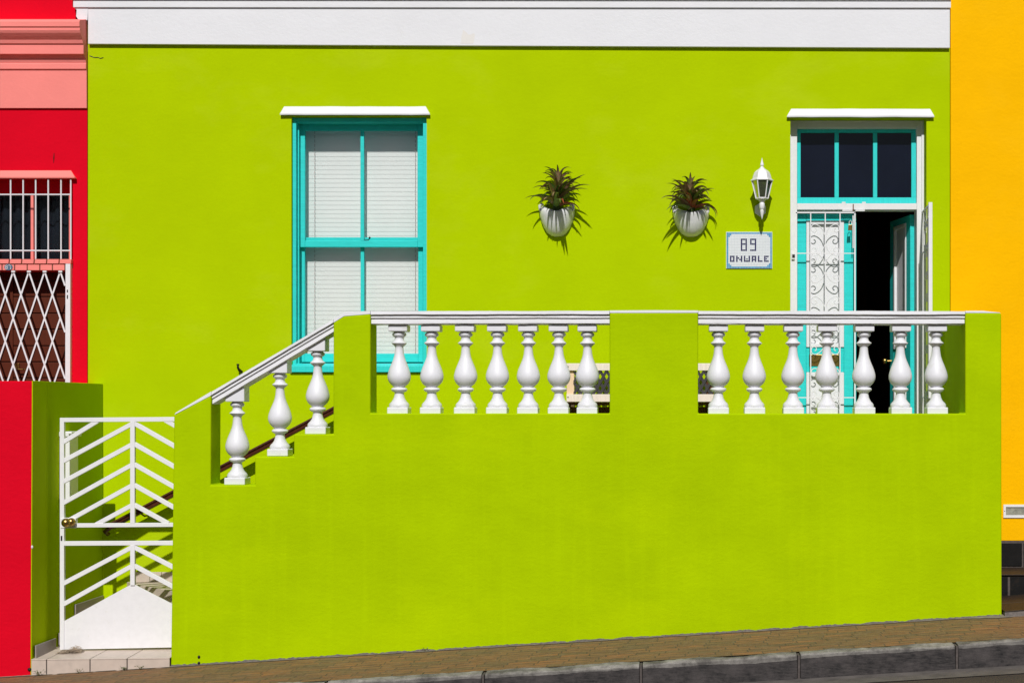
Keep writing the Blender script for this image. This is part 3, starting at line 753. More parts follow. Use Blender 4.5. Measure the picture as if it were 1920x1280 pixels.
def secgate(tr_, name_label, dirn):
    """tr_: (px, py) as seen in the closed gate's own plane -> world"""
    mb = MB(); yb_ = 833
    def rod(p, q, r): mb.tube([tr_(*p), tr_(*q)], r, 4)
    rod((1493.3, 398), (1493.3, yb_), .0085); rod((1602.8, 398), (1602.8, yb_), .0085)
    rod((1492, 398.6), (1604, 398.6), .0085); rod((1492, yb_ - 1), (1604, yb_ - 1), .0085)
    for x in (1520, 1547.3, 1575): rod((x, 399), (x, yb_), .0062)
    for y in (475, 745): rod((1494, y), (1602, y), .0055)
    part = mb.build('security_gate', 'gate_white', GH, label=name_label)
    for yc, fl in ((432, 1), (467.6, -1), (486, 1), (518.6, -1), (567, 1), (602, -1), (621, 1), (653, -1), (702, 1), (737, -1), (756, 1), (789, -1)):
        for fx in (1, -1):
            s = MB(); scroll(s, 1547.3, yc, fx, fl, tr_); subbuild(s, 'scroll', 'gate_white', part, smooth=True)
    if dirn == 2:
        s = MB(); a_ = tr_(1601, 396); b_2 = tr_(1601, 833); s.box(a_.x - .012, a_.x + .020, a_.y - .022, a_.y - .010, b_2.z, a_.z + .004); subbuild(s, 'outer_stile', 'gate_white', part, bev=.002)
    return part
sg = secgate(lambda x, y: P(x, y, SY), 'closed white scrollwork security gate over the left door leaf', 1)
q = MB(); q.pbox(1598.6, 1600.6, 404, 465, SY - .004, .008); subbuild(q, 'slide_bolt', 'gate_white', sg)
q = MB(); q.pbox(1484.5, 1490, 475, 486, FYd - .018, .012); subbuild(q, 'lock_plate', 'frame_white', sg)
q = MB(); q.pbox(1485.5, 1490.5, 477, 483, FYd - .022, .006); subbuild(q, 'lock_bolt', 'dark_metal', sg)
hX = XW(1729, SY)
secgate(lambda x, y: Vector((hX - .022 * (x - 1493) / 110, SY - .016 - (x - 1493) * (DF + SY) / F, ZW(y, SY))), 'white security gate leaf swung fully outwards beside the doorway', 2)
# wide flat outer stile of the open gate
PL = thing('padlock', P(1593.6, 432, SY - .02), 'brown brass padlock hanging on the white security gate', 'padlock')
q = MB(); q.pxprism([(1590.2, 432), (1590.8, 422), (1597.3, 421), (1597.6, 431.5)], SY - .028, .014); q.build('lock_body', 'brass', PL, bev=.002)
q = MB(); q.tube([P(1592, 422, SY - .021), P(1592.2, 416, SY - .021), P(1594.5, 413.2, SY - .018), P(1597, 416, SY - .012), P(1596.6, 422, SY - .02)], .003, 6); q.build('shackle', 'frame_white', PL, smooth=True)

# ================================================================== WALL LAMP
k5 = 1 / 5.333
LYc = H - .155
LM = thing('wall_lamp', (XW(1427, H), H, ZW(392, H)), 'white hexagonal lantern on a bracket above the mosaic house number', 'wall lamp')
def lz_(y): return ZW(280 + y * k5, LYc)
cxl = XW(1350 + 420 * k5, LYc); sc_ = k5 * (DF + LYc) / F
def lprof(l): return [(max(.0005, r * sc_), lz_(y) - 0) for r, y in l]
q = MB(); q.lathe([(r, z) for r, z in lprof([(113, 318), (113, 306), (97, 298), (88, 262), (77, 232), (60, 215), (36, 200), (26, 188)])], (cxl, LYc, 0), 6, ph=0); q.build('lantern_roof', 'gate_white', LM, bev=.002)
q = MB(); q.lathe(lprof([(26, 190), (14, 178), (10, 166), (19, 161), (19, 155), (14, 140), (7, 112), (1, 86)]), (cxl, LYc, 0), 16); q.build('finial', 'gate_white', LM, smooth=True)
q = MB()
for i in range(6):
    a = math.pi / 3 * i; b = a + math.pi / 3
    T_ = lambda r, an, y: Vector((cxl + r * sc_ * math.cos(an), LYc + r * sc_ * math.sin(an), lz_(y)))
    q.tube([T_(101, a, 317), T_(60, a, 492)], .0055, 5)
    q.tube([T_(60, a, 492), T_(60, b, 492)], .006, 5)
q.lathe(lprof([(18, 532), (32, 515), (34, 502), (58, 500), (58, 492)]), (cxl, LYc, 0), 12)
q.build('lantern_cage', 'gate_white', LM)
q = MB()
for i in range(6):
    a = math.pi / 3 * i; b = a + math.pi / 3
    q.add([T_(96, a, 319), T_(96, b, 319), T_(55, b, 490), T_(55, a, 490)], [(0, 1, 2, 3)])
q.build('glass', 'lamp_glass', LM)
q = MB(); q.lathe(lprof([(14, 488), (14, 440), (22, 425), (22, 395), (8, 380)]), (cxl, LYc, 0), 12); q.build('bulb', 'light_lens', LM, smooth=True)
q = MB(); q.lathe(lprof([(1, 700), (10, 672), (20, 625), (21, 612), (14, 606), (18, 600), (27, 585), (27, 545), (20, 528), (14, 518)]), (cxl, LYc, 0), 16)
q.tube([Vector((cxl, LYc, lz_(560))), Vector((cxl - .003, (LYc + H) / 2, lz_(575))), Vector((XW(1426, H), H - .012, ZW(392, H)))], .014, 10)
q.build('bracket_arm', 'gate_white', LM, smooth=True)
q = MB(); hc = Vector((XW(1425.5, H), H, ZW(393.5, H)))
q.prism([hc + Vector((.054 * math.sin(math.pi / 3 * i), -.014, .060 * math.cos(math.pi / 3 * i))) for i in range(6)], (0, .0135, 0)); q.build('backplate', 'gate_white', LM, bev=.003)

# ================================================================== MOSAIC HOUSE NUMBER
NP = thing('mosaic_number_sign', P(1404.7, 503.5, H), 'white mosaic plaque with blue border reading 89 ONWALE', 'house number sign')
q = MB(); q.pbox(1361.5, 1448, 434.8, 503.6, H - .010, .0095); q.build('backing', 'tess_white', NP, bev=.001)
cols, rows = 29, 23
FONT = {'8': ["####", "#..#", "#..#", "####", "#..#", "#..#", "#..#", "####"],
        '9': ["####", "#..#", "#..#", "####", "...#", "...#", "...#", "####"],
        'O': ["###", "#.#", "#.#", "###"], 'N': ["#..#", "##.#", "#.##", "#..#"], 'W': ["#..#", "#..#", "#..#", "####"],
        'A': ["###", "#.#", "###", "#.#"], 'L': ["#..", "#..", "#..", "###"], 'E': ["###", "#..", "#..", "###"]}
navy = set()
def put(ch, c, r):
    for j, row in enumerate(FONT[ch]):
        for i, t in enumerate(row):
            if t == '#': navy.add((c + i, r + j))
CH = []
for ch, c, r in [('8', 9, 4), ('9', 15, 4)] + [(a_, b__, 15) for a_, b__ in zip('ONWALE', (2, 6, 11, 16, 20, 24))]:
    before = set(navy); put(ch, c, r); CH.append((ch, navy - before, MB()))
def border(c, r):
    c2, r2 = min(c, cols - 1 - c), min(r, rows - 1 - r)
    if c2 == 0 or r2 == 0: return True
    return c2 + r2 <= 3
T = {0: MB(), 1: MB(), 2: MB()}
A = P(1362.7, 435.9, H - .0105); B = P(1447.1, 502.8, H - .0105); cw = (B.x - A.x) / cols; ch_ = (A.z - B.z) / rows
for c in range(cols):
    for r in range(rows):
        kd = 2 if (c, r) in navy else 1 if border(c, r) else 0
        x = A.x + c * cw; z = A.z - r * ch_; g_ = .0007 if kd == 0 else .0011; dy = random.uniform(0, .0008)
        (T[kd] if kd < 2 else next(m__ for a_, s_, m__ in CH if (c, r) in s_)).box(x + g_, x + cw - g_, H - .0135 - dy, H - .0100, z - ch_ + g_, z - g_)
q = MB(); q.pbox(1361.9, 1447.6, 435.2, 503.2, H - .0112, .001); q.build('grout_bed', 'sign_grout', NP)
T[0].build('white_tesserae', 'tess_white', NP); T[1].build('blue_border', 'tess_blue', NP); 
for q_ch, q_c, q_r in (('E', 25, 16.5), ('W', 12.5, 16.6)):         # off-grid tesserae that close the E and the W
    m__ = next(m for a_, s_, m in CH if a_ == q_ch); x = A.x + q_c * cw; z = A.z - q_r * ch_
    m__.box(x + .0011, x + cw - .0011, H - .0148, H - .0143, z - ch_ + .0011, z - .0011)
for a_, s_, m__ in CH: m__.build('digit' if a_ in '89' else 'letter', 'tess_navy', NP)

# ================================================================== WALL POTS WITH ALOES
def pot(px, rim_y, foot_y, hw_px, label, seed, lean):
    rnd = random.Random(seed)
    Yc = H - .03; R = hw_px * (DF + H - .1) / F
    base = Vector((XW(px, H - .12), H, ZW(foot_y, H - .12)))
    Hh = (foot_y - rim_y) * (DF + H - .12) / F
    o = thing('wall_pot', base, label, 'pot', 'white wall pots')
    mb = MB(); prof = [(.16, 0), (.34, .03), (.54, .12), (.73, .28), (.87, .47), (.96, .66), (1.0, .82), (.96, .93), (.88, 1.0), (.90, 1.05)]
    n = 40; vs = []; fs = []
    inner = [(.86, 1.03), (.82, .9), (.8, .72)]
    allp = prof + inner
    for (r, h) in allp:
        for k_ in range(n + 1):
            a = math.pi * k_ / n; dip = .22 * math.sin(a) ** 2 * max(0, (h - .75) / .3) if h > .75 else 0
            vs.append(Vector((base.x + R * r * math.cos(a), H - .001 - R * .98 * r * math.sin(a), base.z + Hh * (h - dip))))
    for i in range(len(allp) - 1):
        for k_ in range(n): fs.append((i * (n + 1) + k_, i * (n + 1) + k_ + 1, (i + 1) * (n + 1) + k_ + 1, (i + 1) * (n + 1) + k_))
    fs.append(tuple(range(n + 1)))
    mb.add(vs, fs); mb.build('pot_bowl', 'pot', o, smooth=True)
    for s in (-1, 1):
        hmb = MB(); hc_ = base + Vector((s * R * .86, -.055, Hh * .95))
        hmb.tube([hc_ + Vector((-s * .01, 0, -.05)), hc_ + Vector((s * .012, -.004, -.02)), hc_ + Vector((s * .012, -.008, .012)), hc_ + Vector((-s * .004, -.008, .028)), hc_ + Vector((-s * .02, -.004, .018))], [.007, .011, .014, .012, .007], 10)
        hmb.build('handle', 'pot', o, smooth=True)
    sb = MB(); vs = [(base.x + R * .84 * math.cos(math.pi * k_ / n), H - .002 - R * .8 * math.sin(math.pi * k_ / n), base.z + Hh * .84) for k_ in range(n + 1)]
    sb.add(vs, [tuple(range(n + 1))]); sb.build('soil', 'soil', o)
    return base, R, Hh, rnd
def aloe(base, R, Hh, rnd, height, label, spread, lean):
    c = base + Vector((0, -.115, Hh * .8))
    o = thing('aloe_plant', c, label, 'plant', 'aloes in the wall pots')
    st_ = MB(); st_.tube([c, c + Vector((lean * .4, 0, height * .4)), c + Vector((lean, 0, height * .76))], [.034, .03, .014], 10); st_.build('stem', 'stem', o, smooth=True)
    L_ = [MB(), MB(), MB()]; nl = 76
    for i in range(nl):
        t = i / (nl - 1)                                    # 0 = lowest, 1 = top
        az = i * 2.39996 + rnd.uniform(-.3, .3)
        dx, dy = math.cos(az), math.sin(az)
        if dy > .35: dy = .35 * rnd.random(); 
        el = math.radians(30 + 50 * t ** 1.3 + rnd.uniform(-12, 12))
        Ln = spread * (1.15 - .42 * t) * rnd.uniform(.72, 1.03) * (.9 + .14 * abs(dx))
        fwd = i % 4 == 1 and t < .8
        if fwd:
            az = -math.pi / 2 + rnd.uniform(-.8, .9) + (.12 if lean > 0 else -.15); dx, dy = math.cos(az), math.sin(az); el = math.radians(rnd.uniform(14, 40) + 14 * t); Ln = spread * rnd.uniform(1.25, 1.7)
        w0 = .0225 * rnd.uniform(.8, 1.25) * (1.15 - .25 * t)
        p = c + Vector((lean * t, 0, height * (.10 + .66 * t))) + Vector((dx, dy, 0)) * .012
        if fwd: p.z = c.z + height * (.05 + .5 * t)
        h = Vector((dx, dy, 0)); side = Vector((-dy, dx, 0)).normalized()
        curl = rnd.uniform(1.0, 2.3) * (.55 + .5 * abs(dx))
        if fwd: curl = rnd.uniform(.5, 1.1)
        pts = []; n = 11; ang = el
        for j in range(n + 1):
            s = j / n; pts.append((p.copy(), ang, s)); ang -= curl / n * (.35 + 1.5 * s)
            p = p + (h * math.cos(ang) + Vector((0, 0, math.sin(ang)))) * Ln / n
            if p.y > H - .012: p.y = H - .012
        vs = []; fs = []
        for q_, an, s in pts:
            w_ = w0 * (1 - s) ** .75 + .0006; up = -h * math.sin(an) + Vector((0, 0, math.cos(an)))
            vs += [q_ - side * w_ + up * w_ * .55, q_ - up * w_ * .25, q_ + side * w_ + up * w_ * .55, q_ + up * w_ * .12]
        for j in range(n):
            for k_ in range(4): fs.append((j * 4 + k_, j * 4 + (k_ + 1) % 4, (j + 1) * 4 + (k_ + 1) % 4, (j + 1) * 4 + k_))
        mi = 1 if (t > .4 and rnd.random() < .62) or rnd.random() < .3 else 0
        if t < .22 and rnd.random() < .22: mi = 2
        L_[mi].add(vs, fs)
    L_[0].build('green_leaves', 'leaf_green', o); L_[1].build('bronze_leaves', 'leaf_bronze', o); L_[2].build('red_leaves', 'leaf_red', o)
A1 = pot(1042.5, 384, 441, 33.5, 'white glazed wall pot further from the door, left of its twin', 3, 0)
aloe(*A1, .345, 'spiky bronze and green aloe in the white pot nearer the big window', .245, .022)
A2 = pot(1296, 388, 441.5, 34.5, 'white glazed wall pot nearer the lantern and front door', 5, 0)
aloe(*A2, .275, 'shorter spiky aloe in the white pot beside the lantern', .235, -.008)

# ================================================================== BENCH ON THE TERRACE
by0, by1 = .86, 1.28
BX0, BX1 = XW(1063, by1), XW(1338, by1)
BN = thing('garden_bench', ((BX0 + BX1) / 2, 1.1, fz), 'pine garden bench with dark lattice back behind the balustrade', 'bench')
def bz(y, Y): return ZW(y, Y)
xl_, xr_ = BX0, BX1; yb1 = by1 - .055
q = MB(); q.box(xl_, xr_, yb1, yb1 + .025, bz(694.5, yb1), bz(681, yb1)); q.build('top_rail', 'pine_pale', BN, bev=.003)
q = MB(); q.box(xl_, xr_, yb1, yb1 + .025, bz(753, yb1), bz(738.8, yb1)); q.build('lower_back_rail', 'pine_pale', BN, bev=.003)
for x, mt in ((xl_, 'pine'), (xr_ - .064, 'dark_shaded_wood')):
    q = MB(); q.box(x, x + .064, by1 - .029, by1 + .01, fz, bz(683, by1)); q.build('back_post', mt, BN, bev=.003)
    q = MB(); q.box(x + .003, x + .058, by0 + .031, by0 + .08, fz, bz(756, by0)); q.build('front_leg', 'dark_shaded_wood', BN, bev=.003)
for px_, py_ in ((1065, 687.5), (1065, 744.5)):
    q = MB(); q.sphere(P(px_, py_, yb1), .006, 8); q.build('bolt', 'dark_metal', BN)
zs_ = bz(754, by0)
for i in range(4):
    q = MB(); ya = by0 + .032 + i * .085; q.box(xl_ + .002, xr_ - .002, ya, ya + .075, zs_ - .025, zs_); q.build('seat_slat', 'dark_shaded_wood', BN, bev=.002)
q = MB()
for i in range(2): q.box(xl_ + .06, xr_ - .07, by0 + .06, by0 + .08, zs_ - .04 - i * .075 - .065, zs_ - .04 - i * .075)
q.build('apron', 'dark_shaded_wood', BN, bev=.002)  # pine apron coloured dark for the shade it stands in
q = MB(); la, lb = xl_ + .066, xr_ - .012; lz0, lz1 = bz(739, yb1), bz(694, yb1); hh = lz1 - lz0
def slanted(q, dirn, Y):
    st__ = .055; run = hh * .56; x = la - run
    while x < lb:
        xa_, za_, xb__, zb__ = (x, lz0, x + run, lz1) if dirn > 0 else (x + run, lz0, x, lz1)
        def clip(xx, z0_, x1_, z1_):
            for lim in (la, lb):
                pass
            return xx, z0_, x1_, z1_
        # clip to [la, lb]
        pts = []
        for s in (0, 1): pts.append((xa_ + (xb__ - xa_) * s, za_ + (zb__ - za_) * s))
        t0, t1 = 0.0, 1.0; dxx = xb__ - xa_
        for lim, sg_ in ((la, 1), (lb, -1)):
            tt = (lim - xa_) / dxx
            if dxx * sg_ > 0: t0 = max(t0, tt)
            else: t1 = min(t1, tt)
        if t1 - t0 > .05:
            a_ = Vector((xa_ + dxx * t0, Y, za_ + (zb__ - za_) * t0)); b__ = Vector((xa_ + dxx * t1, Y, za_ + (zb__ - za_) * t1))
            dd = (b__ - a_).normalized(); nn = Vector((-dd.z, 0, dd.x)) * .0115
            q.prism([a_ - nn, b__ - nn, b__ + nn, a_ + nn], (0, .006, 0))
        x += st__
slanted(q, 1, by1 - .045); slanted(q, -1, by1 - .038); q.build('lattice_back', 'lattice', BN)

# ================================================================== STAIR HANDRAIL AND SMALL FITTINGS ON THE HOUSE WALL
HR = thing('stair_handrail', P(260, 960, 1.28), 'dark red handrail sloping along the house wall above the steps', 'handrail')
q = MB(); hy_ = 1.255
aP, bP = P(203, 988.5, hy_), P(650, 756, hy_)
dv = (bP - aP).normalized(); nv = Vector((-dv.z, 0, dv.x))
sec = [(-.028, -.027), (.028, -.027), (.033, -.014), (.020, 0), (.033, .014), (.028, .027), (-.028, .027), (-.033, .014), (-.017, 0), (-.033, -.014)]
q.prism([aP + Vector((0, 1, 0)) * s + nv * t for s, t in sec], (bP - aP)); q.build('rail', 'handrail', HR, bev=.002)
q = MB(); q.tube([aP + dv * .02, aP + Vector((-.03, .01, -.035)), aP + Vector((-.02, .05, -.06))], [.022, .021, .019], 10); q.build('rail_end', 'handrail', HR, smooth=True)
for s in (.3, 1.9):
    q = MB(); c_ = aP + dv * s; q.tube([c_ - nv * .02, c_ - nv * .05 + Vector((0, .05, 0)), c_ - nv * .05 + Vector((0, H - hy_ - .001, 0))], .008, 8); q.build('bracket', 'handrail', HR, smooth=True)
def hook(px, py, label):
    c_ = P(px, py, H); o = thing('wall_tap', c_, label, 'tap')
    q = MB(); q.tube([c_ + Vector((.012, -.001, -.02)), c_ + Vector((.004, -.04, -.012)), c_ + Vector((-.004, -.055, .012)), c_ + Vector((-.004, -.055, .03))], [.011, .011, .010, .009], 10)
    q.build('spout', 'dark_metal', o, smooth=True)
    q = MB(); q.sphere(c_ + Vector((-.004, -.055, .038)), .014, 10, sz=.55); q.build('handle', 'dark_metal', o, smooth=True)
hook(450.5, 692, 'small dark tap on the house wall above the sloping stair rail')
hook(884, 688, 'small dark fitting on the wall between two balusters right of the window')

# ================================================================== YELLOW HOUSE
YH = thing('yellow_house', (3.4, H, GZ(3.4)), 'golden yellow plastered house at the right edge with dark tiled base', 'house')
w = MB(); w.box(XB + .004, 6.2, H - .006, H + 3, ZW(1013, H), ztop + .2); w.build('wall', 'yellow', YH, bev=.004)
w = MB(); w.box(XB + .004, 6.2, H - .03, H + .3, -.3, ZW(1013, H) - .0005); w.build('plinth', 'grout', YH)
w = MB(); zA, zB = ZW(1018, H - .04), ZW(1060, H - .04)
x = XW(1919, H - .04) - .263
while x < 6.0: w.box(x + .006, x + .25, H - .042, H - .031, zB, zA); x += .26
w.build('plinth_tiles', 'black_tile', YH, bev=.002)
YT = thing('slate_steps', (3.4, .4, GZ(2.6)), 'black and brown slate tiled step beside the green terrace wall', 'steps')
zl = ZW(1062.5, H - .03); zfl = ZW(1118, .82)
xs0 = XW(1878.5, 0) + .012
w = MB(); w.box(xs0, 6.1, .82, H - .045, -.2, zl - .008); w.build('upper_step', 'grout', YT)
w = MB(); x = XW(1889, .82) - .52
while x < 5.9:
    w.box(max(x + .012, xs0), x + .52, .806, .819, zfl + .008, zl - .022); x += .53
w.build('riser_tiles', 'black_tile', YT, bev=.002)
w = MB(); w.box(xs0, 6.1, .80, H - .046, zl - .0075, zl); w.build('tread_tiles', 'brown_tile', YT, bev=.002)
w = MB(); w.prism([(xs0, -.05, -.2), (6.0, -.05, -.2), (6.0, -.05, zfl + .25), (xs0, -.05, zfl - .012)], (0, .868, 0)); w.build('lower_step', 'grey_grout', YT)
w = MB()
for i in range(7):
    for j, (ya, yb_) in enumerate(((-.045, .37), (.38, .80))):
        xa_ = xs0 + .28 + (i - 1) * .5 + j * .12
        za_ = lambda x: zfl - .010 + (x - xs0) * .262 / (6.0 - xs0)
        a_, b__ = max(xs0, xa_ + .008), xa_ + .49
        w.prism([(a_, ya, za_(a_)), (b__, ya, za_(b__)), (b__, ya, za_(b__) + .008), (a_, ya, za_(a_) + .008)], (0, yb_ - ya, 0))
w.build('floor_tiles', 'brown_tile', YT, bev=.002)
RL = thing('recessed_wall_light', P(1905, 969, H), 'white framed rectangular recessed light low on the yellow wall', 'wall light')
w = MB(); xa_, xb_ = 1881.5, 1948
for a_ in ((xa_, xb_, 945.5, 950.2), (xa_, xb_, 965.3, 970.3), (xa_, xa_ + 4.6, 950.2, 965.3), (xb_ - 4.6, xb_, 950.2, 965.3)): w.pbox(*a_, H - .018, .0115)
w.build('light_frame', 'gate_white', RL, bev=.001)
w = MB(); w.pbox(xa_ + 4.4, xb_ - 4.4, 950, 965.5, H - .0085, .002); w.build('lens', 'light_lens', RL)
w = MB(); w.sphere(P(xa_ + 2.2, 957.5, H - .018), .004, 8); w.build('screw', 'dark_metal', RL)

# ================================================================== RED HOUSE
RH = thing('red_house', (-6, H, GZ(-6)), 'bright red house at the left edge with pink cornice and barred window', 'house')
RX0 = -9.0
WR = (XW(-160, H), XW(131.5, H), ZW(486, H), ZW(334, H)); DR = (XW(-160, H), XW(131, H), ZE - .6, ZW(507, H))
RY = H - .008
facade(RX0, XA - .003, -.3, ZW(200, H), RY, [WR, DR], .25).build('wall', 'red', RH)
w = MB(); w.box(RX0, XW(142.5, H), RY, H + .24, ZW(200, H) + .0005, ztop + .1); w.build('upper_wall', 'red', RH)
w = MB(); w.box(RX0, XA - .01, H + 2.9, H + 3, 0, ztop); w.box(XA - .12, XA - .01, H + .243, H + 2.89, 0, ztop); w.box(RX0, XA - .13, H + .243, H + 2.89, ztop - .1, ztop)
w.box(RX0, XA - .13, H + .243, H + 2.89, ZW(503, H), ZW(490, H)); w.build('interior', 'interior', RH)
# cornice profile: (projection, picture row)
cp = [(0, 36.5), (.165, 38), (.175, 41), (.175, 50), (.165, 51.5), (.165, 57), (.155, 62), (.135, 68), (.11, 75), (.10, 82), (.088, 83), (.088, 101.5), (.07, 103), (.045, 110), (.03, 119), (.036, 120), (.036, 129.5), (.022, 131.5), (.02, 203), (0, 203.5)]
w = MB(); pr_ = [Vector((XA - .001, RY - a + 0.0, ZW(y, RY - a))) for a, y in cp]
w.prism(pr_, (RX0 - XA, 0, 0)); w.build('cornice', 'pink', RH, bev=.0015, seg=1)
def hood2():
    mb = MB(); Yb, Yf = RY - .0005, RY - .05
    a, b, c, d_ = P(133, 319.5, Yb), P(140, 331, Yf), P(140, 334, Yf), P(140, 334, Yf)
    d_ = Vector((c.x, Yb, c.z)); mb.prism([a, b, c, d_][::1], (0, 0, 0)) if False else None
    X0 = RX0 + 1.5
    vs = [Vector((X0, p_.y, p_.z)) for p_ in (a, b, c, d_)] + [a, b, c, d_]
    mb.add(vs, [(0, 1, 2, 3), (7, 6, 5, 4), (0, 4, 5, 1), (1, 5, 6, 2), (2, 6, 7, 3), (3, 7, 4, 0)])
    mb.build('window_hood', 'pink', RH, bev=.003)
hood2()
w = MB(); YG = H + .09
w.pbox(-160, 134, 326, 362, YG + .0, .05); rw = w.build('window', 'red', RH, bev=.003)  # red stands in for the deep shade on this pink header
def rsub(mb, name, mat, part, **kw):
    o = mb.build(name, mat, RH, **kw); o.parent = part; return o
w = MB()
for x0_, x1_ in ((57.3, 62.6), (-17, -11.5), (129, 135)):
    w = MB(); w.pbox(x0_, x1_, 362.3, 488, YG, .045); rsub(w, 'mullion', 'pink', rw, bev=.003)
w = MB(); w.pbox(-160, 130, 361, 489, YG + .03, .004); rsub(w, 'pane', 'glass_dark', rw)
w = MB(); n = 90; vs = []; ycur = H + .22
for i in range(n + 1):
    x = WR[0] + (WR[1] + .06 - WR[0]) * i / n; yy = ycur + .022 * math.sin(x * 55)
    vs += [(x, yy, ZW(492, ycur)), (x, yy, ZW(330, ycur))]
w.add(vs, [(2 * i, 2 * i + 2, 2 * i + 3, 2 * i + 1) for i in range(n)]); rsub(w, 'curtain', 'curtain', rw, smooth=True)
# bars
w = MB(); BYr = H - .035
bars = [-121, -97.6, -74, -50.5, -27, -3.5, 20, 43.5, 67, 90.5, 114.5, 132.8]
for x in bars: w.tube([P(x, 336, BYr), P(x, 490, BYr)], .0065, 6)
for y in (365, 470): w.tube([P(-140, y, BYr + .004), P(133, y, BYr + .004)], .0065, 6)
w.build('burglar_bars', 'gate_white', RH)
# brick sill
w = MB()
x = -100
while x < 128:
    w.pxprism([(x + .9, 494.2), (x + 22.1, 494.2), (x + 22.9, 486), (x + 1.7, 486)], RY - .045, .04); x += 23.4
x = -90.5
while x < 105:
    xe = min(x + 23.3, 122); w.pbox(x + .9, xe - .9, 496.2, 506.6, RY - .038, .034); x += 23.6
w.build('sill_bricks', 'pink', RH, bev=.002)
w = MB(); w.box(RX0 + 2, XW(133, H), RY - .034, RY - .0005, ZW(507.5, H), ZW(486.5, H)); w.build('sill_bed', 'rust', RH)
# number plate
w = MB(); pc = P(15.8, 500.8, RY - .042); w.prism([pc + Vector((.036 * math.cos(2 * math.pi * i / 20), 0, .027 * math.sin(2 * math.pi * i / 20))) for i in range(20)], (0, .0035, 0)); npl = w.build('number_plate', 'blue_plate', RH, bev=.001)
seg = {'8': 'abcdefg', '7': 'abc'}
w = MB()
for ch, ox in (('8', -.024), ('7', .003)):
    W_, H_ = .016, .032; x_, z_ = pc.x + ox, pc.z - H_ / 2
    S = {'a': (0, W_, H_, H_), 'g': (0, W_, H_ / 2, H_ / 2), 'd': (0, W_, 0, 0), 'b': (W_, W_, H_ / 2, H_), 'c': (W_, W_, 0, H_ / 2), 'f': (0, 0, H_ / 2, H_), 'e': (0, 0, 0, H_ / 2)}
    for s in seg[ch]:
        a_, b__, c_, d_ = S[s]; w.box(x_ + a_ - .0022, x_ + b__ + .0022, pc.y - .002, pc.y + .001, z_ + c_ - .0022, z_ + d_ + .0022)
rsub(w, 'number', 'frame_white', npl)
# door and trellis gate
w = MB(); DY = H + .165; x = -140.0
dpl = MB(); dpl.box(DR[0] - .02, DR[1] + .06, DY + .02, DY + .05, DR[2], DR[3] + .02)
zz = DR[3] + .0
yy_ = [507, 527, 556, 587, 617, 648, 678, 708, 740, 770, 800, 830, 860, 890]
for a_, b__ in zip(yy_, yy_[1:]):
    for xa_, xb_ in ((-140, 20.6), (22.2, 128)): dpl.pbox(xa_, xb_, a_ + .9, b__ - .9, DY, .0195)
rd = dpl.build('door', 'door_wood', RH, bev=.003)
w = MB(); w.pbox(19, 24, 500, 890, DY - .012, .0115); rsub(w, 'door_stile', 'door_wood', rd)
w = MB(); w.pbox(27, 36, 681, 693, DY - .012, .0115); w.tube([P(31, 692, DY - .012), P(31, 692, DY - .05), P(48, 692.5, DY - .05)], .0065, 8); rsub(w, 'handle', 'brass', rd, bev=.001)
w = MB(); TYr = H - .045
w.pxprism([(122.6, 494.6), (131.8, 494.6), (131, 900), (121.5, 900)], TYr - .01, .045)
tg = w.build('trellis_gate', 'gate_white', RH, bev=.003)
w = MB()
for j in range(0, 9):
    for i in range(-6, 5):
        xn = 24.5 + 29.45 * i + (0 if j % 2 == 0 else -14.7); yn = 509 + 43.6 * j
        for s in (-1, 1):
            xe, ye = xn + s * 14.75, yn + 43.6
            if xn > 119 or xe > 123: 
                if xn <= 119:
                    f_ = (121.8 - xn) / (xe - xn); xe, ye = 121.8, yn + 43.6 * f_
                    if f_ <= 0: continue
                else: continue
            w.bar((xn, yn), (xe, ye), .0130, TYr + (.006 if s > 0 else .014), .007)
rsub(w, 'lattice_bars', 'gate_white', tg)
for i in range(-6, 4):
    w = MB(); w.pbox(24.5 + 29.45 * i - 3.5, 24.5 + 29.45 * i + 3.5, 507.4, 510.6, TYr - .002, .02); rsub(w, 'roller', 'gate_white', tg, bev=.001)
w = MB(); w.pbox(125.3, 127.3, 543, 548, TYr - .012, .003); w.pbox(125.3, 127.3, 553, 560, TYr - .012, .003); rsub(w, 'keyhole', 'dark_metal', tg)
w = MB(); w.tube([P(101.4, 287, RY - .001), P(101, 296, RY - .001), P(100.6, 306, RY - .001)], [.002, .005, .0015], 5); w.build('crack', 'dark_metal', RH)

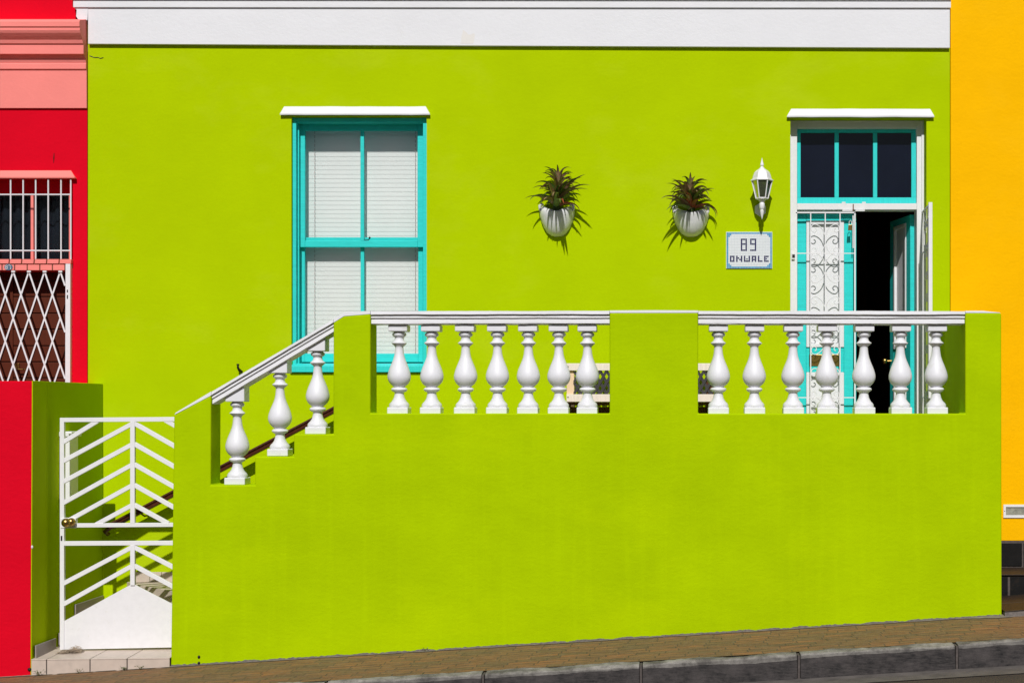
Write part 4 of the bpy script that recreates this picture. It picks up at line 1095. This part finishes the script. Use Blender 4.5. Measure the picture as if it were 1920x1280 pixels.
# ================================================================== HOUSES ACROSS THE STREET (added unseen behind the camera, to cut sky light and reflect)
for i, (xa_, wd2, hh_, mt) in enumerate(((-19, 8.5, 6.2, 'cream'), (-10.4, 9, 6.6, 'blue'), (-1.3, 8, 6.3, 'terra'), (6.8, 9, 7.0, 'cream'), (15.9, 8, 6.6, 'blue'))):
    nm = {'cream': 'cream', 'blue': 'pale blue', 'terra': 'terracotta'}[mt]
    if mt not in M: M[mt] = plaster(mt + '_plaster', {'cream': (.45, .40, .30), 'blue': (.16, .28, .42), 'terra': (.38, .14, .07)}[mt])
    gz = GZ(xa_); oy = -18.5
    OH = thing('unseen_street_house', (xa_ + wd2 / 2, oy, gz), nm + ' plastered house added unseen across the street, ' + ('at the left end of the row', 'between the cream and terracotta houses', 'in the middle of the row', 'between the terracotta and blue houses', 'at the right end of the row')[i], 'house', 'added unseen houses across the street')
    w = MB(); w.box(xa_, xa_ + wd2, oy - 7, oy, gz - 2, gz + hh_); w.build('wall', mt, OH)
    w = MB(); w.box(xa_, xa_ + wd2, oy, oy + .12, gz + hh_ - .5, gz + hh_ + .1); w.build('cornice', 'white', OH, bev=.01)
    for kx in (.2, .8):
        w = MB(); cx_ = xa_ + wd2 * kx; w.box(cx_ - .55, cx_ + .55, oy, oy + .05, gz + 1.6, gz + 3.8); w.build('window', 'white', OH)
        w = MB(); w.box(cx_ - .45, cx_ + .45, oy + .051, oy + .06, gz + 1.7, gz + 3.7); w.build('window_pane', 'curtain', OH)
    w = MB(); cx_ = xa_ + wd2 / 2; w.box(cx_ - .5, cx_ + .5, oy, oy + .05, gz + .4, gz + 3.0); w.build('door', 'dark_shaded_wood', OH)

# ================================================================== CAMERA, SUN, SKY
cam = bpy.data.cameras.new('camera'); co = bpy.data.objects.new('camera', cam); COL.objects.link(co)
co.location = (0, -DF, ZE); co.rotation_euler = (math.radians(90), 0, 0)
cam.sensor_width = 36; cam.lens = F / 1920 * 36; cam.shift_x = (960 - VX) / 1920; cam.shift_y = (VY - 640) / 1920
cam.clip_end = 500; sc.camera = co
d_ = Vector((.003, 1, -.87)).normalized()
sun = bpy.data.lights.new('sun', 'SUN'); so = bpy.data.objects.new('sun', sun); COL.objects.link(so)
sun.energy = 5.0; sun.angle = math.radians(.53); sun.color = (1, .975, .94)
so.rotation_euler = d_.to_track_quat('-Z', 'Y').to_euler()
wd_ = bpy.data.worlds.new('World'); sc.world = wd_; wd_.use_nodes = True
nt = wd_.node_tree; bg = nt.nodes['Background']; sky = nt.nodes.new('ShaderNodeTexSky'); sky.sky_type = 'NISHITA'
sky.sun_disc = False; sky.sun_elevation = math.asin(-d_.z); sky.sun_rotation = math.radians(178.6)
nt.links.new(sky.outputs[0], bg.inputs[0]); bg.inputs[1].default_value = .05
vs = sc.view_settings; vs.view_transform = 'Standard'; vs.look = 'None'; vs.exposure = -.47; vs.gamma = 1
